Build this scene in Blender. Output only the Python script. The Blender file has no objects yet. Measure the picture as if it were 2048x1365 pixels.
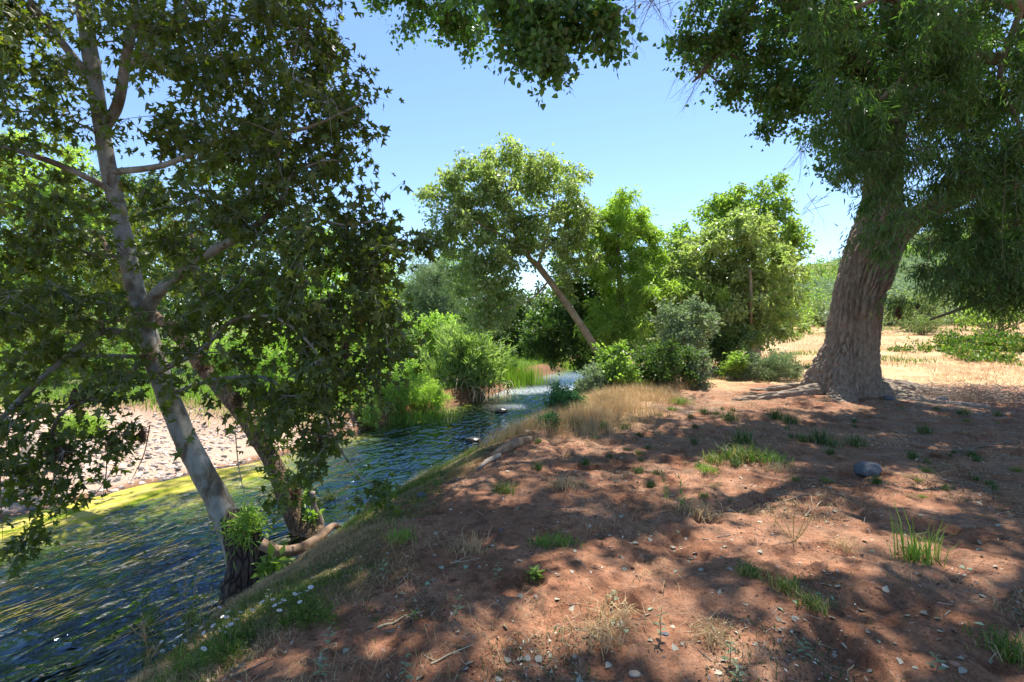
import bpy, math, numpy as np
from mathutils import Vector
R = math.radians
sc = bpy.context.scene
COL = sc.collection

# ---------------------------------------------------------------- camera, sky, sun, exposure
CAMZ, HOR, F = 1.6, 650.0, 1024.0
cam_d = bpy.data.cameras.new("camera"); cam = bpy.data.objects.new("camera", cam_d); COL.objects.link(cam)
cam.location = (0, 0, CAMZ); cam.rotation_euler = (R(90), 0, 0)
cam_d.sensor_width = 36; cam_d.lens = 18; cam_d.shift_y = (HOR - 682.5) / 2048
cam_d.clip_start = 0.05; cam_d.clip_end = 3000
sc.camera = cam
SUN_EL, SUN_AZ = 67.0, 30.0          # azimuth measured from +Y towards +X
w = bpy.data.worlds.new("World"); sc.world = w; w.use_nodes = True
nt = w.node_tree; nt.nodes.clear()
sky = nt.nodes.new("ShaderNodeTexSky"); sky.sky_type = 'NISHITA'; sky.sun_disc = False
sky.sun_elevation = R(SUN_EL); sky.sun_rotation = R(SUN_AZ); sky.air_density = 1.0; sky.dust_density = 0.1; sky.ozone_density = 3.5
bg = nt.nodes.new("ShaderNodeBackground"); bg.inputs[1].default_value = 0.115
wo = nt.nodes.new("ShaderNodeOutputWorld")
tn = nt.nodes.new("ShaderNodeMix"); tn.data_type = 'RGBA'; tn.blend_type = 'MULTIPLY'; tn.inputs[0].default_value = 1; tn.inputs[7].default_value = (.97, 1.0, 1.10, 1)
nt.links.new(sky.outputs[0], tn.inputs[6]); nt.links.new(tn.outputs[2], bg.inputs[0]); nt.links.new(bg.outputs[0], wo.inputs[0])
sd = bpy.data.lights.new("sun", 'SUN'); sd.energy = 5.0; sd.angle = R(0.55); sd.color = (1.0, 0.95, 0.87)
so = bpy.data.objects.new("sun", sd); COL.objects.link(so)
sv = Vector((math.sin(R(SUN_AZ)) * math.cos(R(SUN_EL)), math.cos(R(SUN_AZ)) * math.cos(R(SUN_EL)), math.sin(R(SUN_EL))))
so.rotation_euler = sv.to_track_quat('Z', 'Y').to_euler(); so.location = sv * 60
sc.view_settings.view_transform = 'Standard'; sc.view_settings.look = 'None'
sc.view_settings.exposure = 1.08; sc.view_settings.gamma = 1
cy = sc.cycles
cy.max_bounces = 7; cy.diffuse_bounces = 4; cy.glossy_bounces = 3; cy.transmission_bounces = 4; cy.transparent_max_bounces = 12
cy.sample_clamp_indirect = 6; cy.use_adaptive_sampling = True; cy.adaptive_threshold = 0.015

rng = np.random.default_rng(7)

# ---------------------------------------------------------------- numeric helpers
def sstep(a, b, x):
    t = np.clip((x - a) / (b - a), 0, 1); return t * t * (3 - 2 * t)
def _h(ix, iy, iz, s):
    n = (ix.astype(np.int64) * 374761393 + iy.astype(np.int64) * 668265263 + iz.astype(np.int64) * 2147483647 + s * 974711) & 0xFFFFFFFF
    n = ((n ^ (n >> 13)) * 1274126177) & 0xFFFFFFFF
    n = n ^ (n >> 16)
    return (n & 0xFFFFFF).astype(np.float64) / 0xFFFFFF
def vnoise(x, y, z=0.0, s=0):
    x, y, z = np.broadcast_arrays(np.asarray(x, float), np.asarray(y, float), np.asarray(z, float))
    ix, iy, iz = np.floor(x), np.floor(y), np.floor(z)
    fx, fy, fz = x - ix, y - iy, z - iz
    fx = fx * fx * (3 - 2 * fx); fy = fy * fy * (3 - 2 * fy); fz = fz * fz * (3 - 2 * fz)
    def g(a, b, c): return _h(ix + a, iy + b, iz + c, s)
    x00 = g(0,0,0)*(1-fx)+g(1,0,0)*fx; x10 = g(0,1,0)*(1-fx)+g(1,1,0)*fx
    x01 = g(0,0,1)*(1-fx)+g(1,0,1)*fx; x11 = g(0,1,1)*(1-fx)+g(1,1,1)*fx
    return (x00*(1-fy)+x10*fy)*(1-fz) + (x01*(1-fy)+x11*fy)*fz
def fbm(x, y, z=0.0, o=4, s=0):
    t, a, n = 0, 0.5, 0
    for k in range(o):
        t = t + a * vnoise(x * 2**k, y * 2**k, np.asarray(z) * 2**k, s + k); n += a; a *= 0.5
    return t / n
def voro(x, y, z, s=0):
    ix, iy, iz = np.floor(x), np.floor(y), np.floor(z)
    f1 = np.full(x.shape, 9.0); f2 = np.full(x.shape, 9.0)
    for a in (-1,0,1):
        for b in (-1,0,1):
            for c in (-1,0,1):
                cx, cyy, cz = ix+a, iy+b, iz+c
                d = np.sqrt((cx+_h(cx,cyy,cz,s)-x)**2 + (cyy+_h(cx,cyy,cz,s+1)-y)**2 + (cz+_h(cx,cyy,cz,s+2)-z)**2)
                f2 = np.minimum(f2, np.maximum(f1, d)); f1 = np.minimum(f1, d)
    return f1, f2
def unit(v): return v / np.maximum(np.linalg.norm(v, axis=-1, keepdims=True), 1e-9)

# ---------------------------------------------------------------- terrain
WZ = -1.2
_Y = np.linspace(-60, 700, 7601)
def _curve(ys, xs):
    v = np.interp(_Y, ys, xs)
    for k in range(2): v = np.convolve(np.pad(v, 6, 'edge'), np.ones(13) / 13, 'valid')
    return v
_XR = _curve([-60,-20,0,4,5.4,7,8.55,11.2,13.5,16.8,20,26,32,40,60,700], [-22,-10,-3.9,-2.92,-2.66,-2.2,-1.45,-.27,.35,1.25,2.1,4.0,7.3,10.5,13,-120])
_XL = _curve([-60,-20,0,4,7.35,9.5,10.24,13,16,20,26,32,40,60,700], [-50,-22,-12.3,-9.2,-7.35,-6.2,-5.4,-4.1,-2.9,-.8,.9,3.4,6.6,9,-126])
def xr(y): return np.interp(y, _Y, _XR)
def xl(y): return np.interp(y, _Y, _XL)
def bank_d(x, y): return (x - xr(y)) * .93 + .22 * (fbm(x*.9, y*.9, 3, 3, 5) - .5), (xl(y) - x) * .93 + .35 * (fbm(x*.7, y*.7, 9, 3, 6) - .5)
def H(x, y, fine=True):
    x = np.asarray(x, float); y = np.asarray(y, float)
    dr, dl = bank_d(x, y)
    W = 2.35 + .4 * (fbm(x * .3, y * .3, 1, 2, 8) - .5)
    t = np.clip(dr / W, 0, 1)
    zr = WZ + 1.2 * (1 - (1 - t) ** 1.75)
    zr = zr + sstep(13, 55, y) * 1.0 * sstep(2, 9, dr) + .10 * (fbm(x * .35, y * .35, 0, 2, 11) - .5) * sstep(1, 3, dr)
    hill = sstep(48, 115, y) * np.clip((x - 36) * .29, 0, 30) * (.8 + .4 * fbm(x * .03, y * .03, 0, 3, 21))
    zr = zr + hill * sstep(5, 12, dr) + sstep(9, 30, x) * sstep(11, 26, y) * .55
    steep = sstep(11.5, 14, y)
    zl1 = WZ + np.minimum(.11 * np.maximum(dl, 0), .62) + .12 * sstep(3, 9, dl)
    zl2 = WZ + .5 * sstep(0, .6, dl) + .3 * sstep(.5, 4, dl)
    zl = zl1 * (1 - steep) + zl2 * steep + .1 * (fbm(x * .5, y * .5, 4, 3, 31) - .5) * sstep(.5, 2, dl)
    din = np.minimum(-dr, -dl)
    bed = WZ - .36 * sstep(0, 1.3, -dr) * (.12 + .88 * sstep(.0, 2.3, -dl)) - .06 * sstep(0, .5, din)
    am = sstep(0, .08, -dl) * (1 - sstep(1.5, 2.7, -dl + 2 * (fbm(x * .6, y * .6, 0, 3, 61) - .5))) * (1 - sstep(9.6, 11.5, y))
    bed = bed * (1 - am) + am * (WZ - .004 + .10 * (fbm(x * 1.6, y * .8, 2, 4, 63) - .5) - .045 * sstep(.9, 2.4, -dl))
    z = np.where(dr > 0, zr, np.where(dl > 0, zl, bed))
    if fine:
        land = sstep(-.1, .5, dr) + sstep(-.1, .3, dl) * .5
        near = 1 - sstep(25, 60, np.abs(y))
        c = fbm(x * 2.2, y * 2.2, 0, 4, 41)
        z = z + land * near * (.075 * (c - .5) + .035 * (fbm(x * 8, y * 8, 0, 3, 43) - .5) - .05 * sstep(.62, .72, fbm(x * 3.1 + 7, y * 3.1, 0, 2, 47)))
        z = z + land * near * (.02 * (fbm(x * 24, y * 24, 0, 3, 49) - .5) + .03 * sstep(.5, .75, fbm(x * 6 + 3, y * 6, 0, 3, 50)) * (fbm(x * 14, y * 14, 0, 2, 51) - .3))
        z = z + .12 * np.exp(-(((x - 7.2) / 1.3) ** 2 + ((y - 11.3) / 1.2) ** 2))
    return z
def P(px, py, Y): return np.array([(px - 1024) / F * Y, Y, CAMZ + (HOR - py) / F * Y])
def G(px, py, top=None):
    """where the view ray of a photo position first meets the ground (or the water)"""
    Y = np.exp(np.linspace(math.log(1.2), math.log(300), 2600))
    x = (px - 1024) / F * Y; z = CAMZ + (HOR - py) / F * Y
    h = np.maximum(H(x, Y), WZ)
    k = np.argmax(z < h)
    return np.array([x[k], Y[k], h[k]])
def hz(x, y): return float(H(np.array([x]), np.array([y]))[0])

# ---------------------------------------------------------------- mesh builder
class MB:
    def __init__(s): s.v = []; s.n = 0; s.f = []      # f: (faces (N,k), mat)
    def add(s, v, faces, mat=0, smooth=False):
        v = np.asarray(v, float).reshape(-1, 3)
        for fa in (faces if isinstance(faces, list) else [faces]):
            fa = np.asarray(fa, np.int64)
            if fa.size: s.f.append((fa + s.n, mat, smooth))
        s.v.append(v); s.n += len(v)
    def mesh(s, name, mats, origin=(0, 0, 0)):
        v = np.concatenate(s.v) - np.asarray(origin, float)
        me = bpy.data.meshes.new(name)
        me.vertices.add(len(v)); me.vertices.foreach_set("co", v.astype(np.float32).ravel())
        loops = np.concatenate([f.ravel() for f, m, q in s.f]); tot = np.concatenate([np.full(len(f), f.shape[1]) for f, m, q in s.f])
        mi = np.concatenate([np.full(len(f), m) for f, m, q in s.f]); sm = np.concatenate([np.full(len(f), q) for f, m, q in s.f])
        me.loops.add(len(loops)); me.loops.foreach_set("vertex_index", loops.astype(np.int32))
        me.polygons.add(len(tot)); me.polygons.foreach_set("loop_start", (np.cumsum(tot) - tot).astype(np.int32))
        try: me.polygons.foreach_set("loop_total", tot.astype(np.int32))
        except Exception: pass
        me.polygons.foreach_set("material_index", mi.astype(np.int32)); me.polygons.foreach_set("use_smooth", sm.astype(bool))
        for m in (mats if isinstance(mats, (list, tuple)) else [mats]): me.materials.append(m)
        me.update(calc_edges=True)
        return me
    def build(s, name, mats, parent=None, origin=None):
        if origin is None: origin = tuple(parent.location) if parent is not None else (0, 0, 0)
        o = bpy.data.objects.new(name, s.mesh(name, mats, origin)); COL.objects.link(o)
        if parent is not None: o.parent = parent
        else: o.location = origin
        return o
def tag(o, label=None, cat=None, group=None, kind=None):
    if label: o["label"] = label
    if cat: o["category"] = cat
    if group: o["group"] = group
    if kind: o["kind"] = kind
    return o
def empty(name, loc, label, cat, group=None):
    o = bpy.data.objects.new(name, None); COL.objects.link(o); o.location = tuple(float(c) for c in loc); o.empty_display_size = .1
    return tag(o, label, cat, group)
def copy_tree(o, loc=None, rz=0, scale=1, label=None, group=None, parent=None):
    c = o.copy(); COL.objects.link(c); c.parent = parent
    if parent is None:
        c.location = tuple(float(q) for q in loc); c.rotation_euler = (0, 0, rz); c.scale = (scale,) * 3
    if label: c["label"] = label
    if group: c["group"] = group
    for ch in list(o.children): copy_tree(ch, parent=c)
    return c

def spline(pts, n):
    """Catmull-Rom through rows of pts (any columns)"""
    p = np.asarray(pts, float)
    if len(p) == 2: return p[0] + (p[1] - p[0]) * np.linspace(0, 1, n)[:, None]
    q = np.vstack([2 * p[0] - p[1], p, 2 * p[-1] - p[-2]])
    u = np.linspace(0, len(p) - 1 - 1e-9, n); k = u.astype(int); t = (u - k)[:, None]
    a, b, c, d = q[k], q[k+1], q[k+2], q[k+3]
    return .5 * (2*b + (c-a)*t + (2*a-5*b+4*c-d)*t**2 + (3*b-a-3*c+d)*t**3)
def frames(p):
    t = unit(np.gradient(p, axis=0))
    ref = np.array([0, 1.0, 0.03]) if abs(t[:, 1]).mean() < .8 else np.array([1.0, 0, 0])
    u = unit(np.cross(t, ref)); v = np.cross(t, u)
    return t, u, v
def tube(mb, p, r, sides=8, mat=0, cap=True, smooth=True, wob=0, seed=0):
    p = np.asarray(p, float); r = np.asarray(r, float); n = len(p)
    t, u, v = frames(p)
    a = np.arange(sides) / sides * 2 * math.pi
    rr = r[:, None] * np.ones(sides)
    if wob: rr = rr * (1 + wob * (fbm(p[:, None, 0] * 5 + np.cos(a) * 1.3, p[:, None, 1] * 5 + np.sin(a) * 1.3, p[:, None, 2] * 5, 3, seed) - .5) * 2)
    ring = p[:, None, :] + rr[..., None] * (np.cos(a)[None, :, None] * u[:, None, :] + np.sin(a)[None, :, None] * v[:, None, :])
    i = np.arange(n - 1)[:, None] * sides; j = np.arange(sides)[None, :]; j2 = (j + 1) % sides
    q = np.stack([i + j, i + j2, i + sides + j2, i + sides + j], -1).reshape(-1, 4)
    V = ring.reshape(-1, 3); fs = [q]
    if cap:
        V = np.vstack([V, p[-1] + t[-1] * r[-1] * .6]); k = np.arange(sides)
        fs.append(np.stack([(n-1)*sides + k, (n-1)*sides + (k+1) % sides, np.full(sides, n*sides)], -1))
    mb.add(V, fs, mat, smooth)
def prisms(mb, a, b, ra, rb, mat=0):
    """many thin straight three sided twigs"""
    a = np.asarray(a, float); b = np.asarray(b, float); N = len(a)
    t = unit(b - a); u = unit(np.cross(t, np.where(np.abs(t[:, 2:3]) < .9, [[0, 0, 1.0]], [[1.0, 0, 0]]))); v = np.cross(t, u)
    vs = []
    for base, r in ((a, ra), (b, rb)):
        for k in range(3):
            an = k * 2.0944; vs.append(base + np.broadcast_to(r, N)[:, None] * (math.cos(an) * u + math.sin(an) * v))
    V = np.stack(vs, 1); i = (np.arange(N) * 6)[:, None]
    mb.add(V, [i + np.array([[k, (k+1) % 3, 3 + (k+1) % 3, 3 + k]]) for k in range(3)], mat, True)

# leaf templates: (verts, [faces])
def _syc():
    o = [(0,0),(.0,.44),(.27,.2),(.52,.58),(.56,.19),(1,0),(.56,-.19),(.52,-.58),(.27,-.2),(.0,-.44)]
    v = [(.3, 0, .03)] + [(x, y, -.22 * abs(y) - .18 * x * x) for x, y in o]
    return np.array(v), [np.array([(0, i, i % 10 + 1) for i in range(1, 11)])]
def _vary(t, fold, narrow, curl):
    v, f = t; v = v.copy(); v[:, 2] = -fold * np.abs(v[:, 1]) - curl * v[:, 0] ** 2 + .05 * v[:, 1]; v[:, 1] *= narrow; return v, f
LEAF = {
 'sycamore_b': _vary(_syc(), .75, .72, .45), 'sycamore_c': _vary(_syc(), -.35, .9, .1), 'sycamore_d': _vary(_syc(), 1.2, .5, .3),
 'sycamore': _syc(),
 'cottonwood': (np.array([(0,0,0),(.08,-.40,.08),(.42,-.40,.06),(1,0,-.12),(.42,.40,.06),(.08,.40,.08)]), [np.array([(0,1,2,3),(0,3,4,5)])]),
 'lance': (np.array([(0,0,0),(.4,-.085,.03),(1,0,-.2),(.4,.085,.03)]), [np.array([(0,1,2),(0,2,3)])]),
 'oval': (np.array([(0,0,0),(.45,-.28,.06),(1,0,-.1),(.45,.28,.06)]), [np.array([(0,1,2),(0,2,3)])]),
}
def leaves(mb, kind, pos, d, nrm, size, mat=0):
    if kind == 'sycamore':
        pick = np.arange(len(pos)) * 7 % 11 % 4; size = np.broadcast_to(size, len(pos))
        for q_, kk in enumerate(('sycamore_a', 'sycamore_b', 'sycamore_c', 'sycamore_d')):
            m_ = pick == q_; leaves(mb, kk, pos[m_], d[m_], nrm[m_], size[m_], mat)
        return
    tv, tf = LEAF['sycamore' if kind == 'sycamore_a' else kind]; d = unit(d); nrm = nrm - (nrm * d).sum(-1, keepdims=True) * d; nrm = unit(nrm); s = np.cross(nrm, d)
    size = np.broadcast_to(size, len(pos))
    V = pos[:, None] + size[:, None, None] * (tv[None, :, 0:1] * d[:, None] + tv[None, :, 1:2] * s[:, None] + tv[None, :, 2:3] * nrm[:, None])
    i = (np.arange(len(pos)) * len(tv))[:, None, None]
    mb.add(V, [(i + f[None]).reshape(-1, f.shape[1]) for f in tf], mat)
def blades(mb, base, h, wd, lean=.5, mat=0, head=None, rg=rng):
    N = len(base); a = rg.uniform(0, 2*math.pi, N) if head is None else head
    h = np.broadcast_to(h, N) * 1.0; wd = np.broadcast_to(wd, N)
    L = np.broadcast_to(lean, N) * rg.uniform(.2, 1.3, N)
    dr = np.stack([np.cos(a), np.sin(a), 0*a], -1); b = a + rg.uniform(-.8, .8, N) + 1.57; sd_ = np.stack([np.cos(b), np.sin(b), 0*b], -1)
    up = np.array([0, 0, 1.0])
    p1 = base + h[:, None] * (.5*up + .22*L[:, None]*dr); p2 = base + h[:, None] * ((1 - .35*L[:, None]**1.5)*up + .85*L[:, None]*dr)
    V = np.stack([base - sd_*wd[:, None]/2, base + sd_*wd[:, None]/2, p1 - sd_*wd[:, None]*.4, p1 + sd_*wd[:, None]*.4, p2], 1)
    i = (np.arange(N) * 5)[:, None]
    mb.add(V, [i + np.array([[0,1,3,2]]), i + np.array([[2,3,4]])], mat)

# ---------------------------------------------------------------- materials
def mat(name):
    m = bpy.data.materials.new(name); m.use_nodes = True; n = m.node_tree.nodes; n.clear()
    out = n.new("ShaderNodeOutputMaterial")
    return m, n, m.node_tree.links, out
def ramp(n, stops):
    r = n.new("ShaderNodeValToRGB"); e = r.color_ramp.elements
    while len(e) < len(stops): e.new(.5)
    for k, (p, c) in enumerate(stops): e[k].position = p; e[k].color = (*c, 1) if len(c) == 3 else c
    return r
def mixc(n, l, fac, a, b, mode='MIX'):
    m = n.new("ShaderNodeMix"); m.data_type = 'RGBA'; m.blend_type = mode
    for s, v in ((0, fac), (6, a), (7, b)):
        if isinstance(v, bpy.types.NodeSocket): l.new(v, m.inputs[s])
        elif isinstance(v, (int, float)): m.inputs[s].default_value = v
        else: m.inputs[s].default_value = (*v, 1)
    return m.outputs[2]
def noise(n, l, co, scale, det=4, rough=.55, dist=0):
    t = n.new("ShaderNodeTexNoise"); t.inputs['Scale'].default_value = scale; t.inputs['Detail'].default_value = det
    t.inputs['Roughness'].default_value = rough; t.inputs['Distortion'].default_value = dist
    if co is not None: l.new(co, t.inputs['Vector'])
    return t
def mapping(n, l, co, scale):
    m = n.new("ShaderNodeMapping"); m.inputs['Scale'].default_value = scale; l.new(co, m.inputs['Vector']); return m.outputs[0]
def leaf_mat(name, ca, cb, cc=None, trans=.4, tcol=None, rough=.42, spec=.5, odd=None):
    m, n, l, out = mat(name)
    g = n.new("ShaderNodeNewGeometry"); r = ramp(n, [(0, ca), (1, cb)]); l.new(g.outputs['Random Per Island'], r.inputs[0])
    c = r.outputs[0]
    if odd:
        r2 = ramp(n, [(0, (0,0,0)), (odd[1], (0,0,0)), (odd[1] + .004, (1,1,1))]); r2.color_ramp.interpolation = 'CONSTANT'
        mt = n.new("ShaderNodeMath"); mt.operation = 'FRACT'; mm = n.new("ShaderNodeMath"); mm.operation = 'MULTIPLY'; mm.inputs[1].default_value = 17.3
        l.new(g.outputs['Random Per Island'], mm.inputs[0]); l.new(mm.outputs[0], mt.inputs[0]); l.new(mt.outputs[0], r2.inputs[0])
        c = mixc(n, l, r2.outputs[0], c, odd[0])
    if cc:
        tc = n.new("ShaderNodeTexCoord"); ns = noise(n, l, tc.outputs['Object'], 1.1, 3); rr = ramp(n, [(.4, (0,0,0)), (.62, (1,1,1))]); l.new(ns.outputs[0], rr.inputs[0])
        c = mixc(n, l, rr.outputs[0], c, cc)
    p = n.new("ShaderNodeBsdfPrincipled"); l.new(c, p.inputs['Base Color']); p.inputs['Roughness'].default_value = rough; p.inputs['Specular IOR Level'].default_value = spec
    t = n.new("ShaderNodeBsdfTranslucent"); tc_ = mixc(n, l, 1.0, c, tcol or (1.9, 2.1, .7), 'MULTIPLY'); l.new(tc_, t.inputs[0])
    mx = n.new("ShaderNodeMixShader"); mx.inputs[0].default_value = trans; l.new(p.outputs[0], mx.inputs[1]); l.new(t.outputs[0], mx.inputs[2]); l.new(mx.outputs[0], out.inputs[0])
    return m
def plain(name, ca, cb, scale=6, rough=.85, bump=.3, stretch=(1,1,1), island=False, bscale=None, dist=.01):
    m, n, l, out = mat(name); tc = n.new("ShaderNodeTexCoord"); co = mapping(n, l, tc.outputs['Object'], stretch)
    ns = noise(n, l, co, scale, 6, .62)
    r = ramp(n, [(.3, ca), (.7, cb)])
    if island:
        g = n.new("ShaderNodeNewGeometry"); a = n.new("ShaderNodeMath"); a.operation = 'MULTIPLY_ADD'; a.inputs[1].default_value = .7; 
        l.new(g.outputs['Random Per Island'], a.inputs[0]); b = n.new("ShaderNodeMath"); b.operation = 'MULTIPLY'; b.inputs[1].default_value = .35
        l.new(ns.outputs[0], b.inputs[0]); l.new(b.outputs[0], a.inputs[2]); l.new(a.outputs[0], r.inputs[0])
    else: l.new(ns.outputs[0], r.inputs[0])
    p = n.new("ShaderNodeBsdfPrincipled"); l.new(r.outputs[0], p.inputs['Base Color']); p.inputs['Roughness'].default_value = rough; p.inputs['Specular IOR Level'].default_value = .3
    if bump:
        n2 = noise(n, l, co, bscale or scale * 4, 6, .65); b = n.new("ShaderNodeBump"); b.inputs['Strength'].default_value = bump; b.inputs['Distance'].default_value = dist
        l.new(n2.outputs[0], b.inputs['Height']); l.new(b.outputs[0], p.inputs['Normal'])
    l.new(p.outputs[0], out.inputs[0]); return m
def bark_smooth(name):
    """pale flaking sycamore bark"""
    m, n, l, out = mat(name); tc = n.new("ShaderNodeTexCoord"); co = mapping(n, l, tc.outputs['Object'], (1, 1, .55))
    n1 = noise(n, l, co, 5, 5, .6, .6); r1 = ramp(n, [(.38, (.14,.10,.06)), (.45, (.20,.165,.115)), (.50, (.28,.265,.215)), (.7, (.36,.35,.31))]); l.new(n1.outputs[0], r1.inputs[0])
    n2 = noise(n, l, co, 16, 5, .7); r2 = ramp(n, [(.30, (.45,.40,.33)), (.55, (1,1,1))]); l.new(n2.outputs[0], r2.inputs[0])
    c = mixc(n, l, .8, r1.outputs[0], r2.outputs[0], 'MULTIPLY')
    p = n.new("ShaderNodeBsdfPrincipled"); l.new(c, p.inputs['Base Color']); p.inputs['Roughness'].default_value = .75
    b = n.new("ShaderNodeBump"); b.inputs['Strength'].default_value = .5; b.inputs['Distance'].default_value = .012; l.new(n1.outputs[0], b.inputs['Height']); l.new(b.outputs[0], p.inputs['Normal'])
    l.new(p.outputs[0], out.inputs[0]); return m
def bark_rough(name, ca, cb, sc_=9, st=(1, 1, .18), d=.02):
    m, n, l, out = mat(name); tc = n.new("ShaderNodeTexCoord")
    wn = noise(n, l, tc.outputs['Object'], 3, 3); co0 = mixc(n, l, .06, tc.outputs['Object'], wn.outputs[1], 'ADD'); co = mapping(n, l, co0, st)
    v = n.new("ShaderNodeTexVoronoi"); v.feature = 'DISTANCE_TO_EDGE'; v.inputs['Scale'].default_value = sc_; l.new(co, v.inputs['Vector'])
    rv = ramp(n, [(0, (.0,.0,.0)), (.16, (1,1,1))]); l.new(v.outputs[0], rv.inputs[0])
    ns = noise(n, l, co, 22, 6, .7); r = ramp(n, [(.3, ca), (.7, cb)]); l.new(ns.outputs[0], r.inputs[0])
    c = mixc(n, l, rv.outputs[0], tuple(q * .5 for q in ca), r.outputs[0])  # shade inside the furrows is painted in as a darker colour
    p = n.new("ShaderNodeBsdfPrincipled"); l.new(c, p.inputs['Base Color']); p.inputs['Roughness'].default_value = .9; p.inputs['Specular IOR Level'].default_value = .2
    b = n.new("ShaderNodeBump"); b.inputs['Strength'].default_value = .8; b.inputs['Distance'].default_value = d; l.new(rv.outputs[0], b.inputs['Height'])
    b2 = n.new("ShaderNodeBump"); b2.inputs['Strength'].default_value = .5; b2.inputs['Distance'].default_value = .006; l.new(ns.outputs[0], b2.inputs['Height']); l.new(b.outputs[0], b2.inputs['Normal'])
    l.new(b2.outputs[0], p.inputs['Normal']); l.new(p.outputs[0], out.inputs[0]); return m

M = {}
M['syc'] = leaf_mat('sycamore_leaf', (.045,.070,.016), (.14,.17,.04), (.09,.12,.03), .44, (2.1,2.3,.5), .40, .45, odd=((.16,.15,.04), .93))
M['cot'] = leaf_mat('cottonwood_leaf', (.06,.12,.038), (.14,.23,.07), None, .42, (1.7,2.1,.6), .35, .6, odd=((.25,.19,.05), .985))
M['wil'] = leaf_mat('willow_leaf', (.06,.12,.04), (.15,.24,.08), (.10,.18,.06), .42, (1.7,2.1,.6), .36, .55, odd=((.18,.18,.05), .97))
M['bgsyc'] = leaf_mat('distant_sycamore_leaf', (.18,.24,.09), (.36,.42,.23), None, .48, (1.7,1.9,.7), .36, .55)
M['bgwil'] = leaf_mat('bright_willow_leaf', (.22,.31,.08), (.40,.48,.19), None, .56, (1.6,1.9,.5), .45, .4)
M['bgmid'] = leaf_mat('mid_green_leaf', (.14,.24,.055), (.29,.38,.13), None, .5, (1.6,1.8,.55), .45, .4)
M['bgdark'] = leaf_mat('dark_green_leaf', (.055,.105,.03), (.13,.19,.06), None, .42, (1.5,1.8,.6), .5, .35)
M['bggrey'] = leaf_mat('grey_green_leaf', (.17,.23,.14), (.28,.34,.22), None, .4, (1.3,1.5,.8), .55, .3)
M['silver'] = leaf_mat('silver_shrub_leaf', (.17,.24,.12), (.32,.38,.23), None, .3, (1.2,1.4,.8), .55, .4)
M['lime'] = leaf_mat('lime_leaf', (.22,.33,.07), (.40,.50,.18), None, .5, (1.5,1.8,.5), .45, .4)
M['teal'] = leaf_mat('teal_leaf', (.04,.13,.06), (.09,.20,.09), None, .35, (1.4,1.8,.7), .45, .4)
M['grass'] = leaf_mat('grass_blade', (.055,.12,.02), (.15,.22,.045), None, .35, (1.5,1.8,.5), .5, .3, odd=((.36,.29,.15), .86))
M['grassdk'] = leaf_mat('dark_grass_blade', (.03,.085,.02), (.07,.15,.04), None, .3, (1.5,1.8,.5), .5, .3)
M['brightgrass'] = leaf_mat('bright_grass_blade', (.12,.21,.03), (.25,.35,.09), None, .4, (1.5,1.8,.5), .5, .3)
M['straw'] = leaf_mat('straw_blade', (.40,.28,.13), (.62,.48,.28), None, .25, (1.2,1.1,.8), .6, .25)
M['cane'] = plain('dry_cane', (.40,.30,.17), (.62,.52,.34), 8, .7, .1)
M['sybark'] = bark_smooth('sycamore_bark')
M['brbark'] = bark_rough('brown_bark', (.13,.085,.05), (.29,.20,.125), 30, (1,1,.13), .012)
M['darkbark'] = bark_rough('dark_root_bark', (.05,.037,.028), (.15,.115,.085), 16, (1,1,.25), .02)
M['cobark'] = bark_rough('cottonwood_bark', (.13,.10,.075), (.36,.29,.22), 9)
M['twig'] = plain('twig_bark', (.13,.095,.065), (.24,.19,.14), 12, .85, .2)
M['palebark'] = plain('pale_bark', (.22,.165,.105), (.42,.33,.23), 5, .8, .3)
M['wood'] = plain('weathered_wood', (.17,.10,.06), (.40,.27,.175), 7, .85, .6, (1, 1, 1), bscale=40, dist=.006)
M['greywood'] = plain('grey_wood', (.16,.12,.09), (.38,.31,.25), 7, .9, .8, (1,1,1), bscale=30, dist=.01)
M['debris'] = plain('flood_debris', (.10,.055,.032), (.26,.155,.09), 30, .95, .4, island=True)

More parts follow.
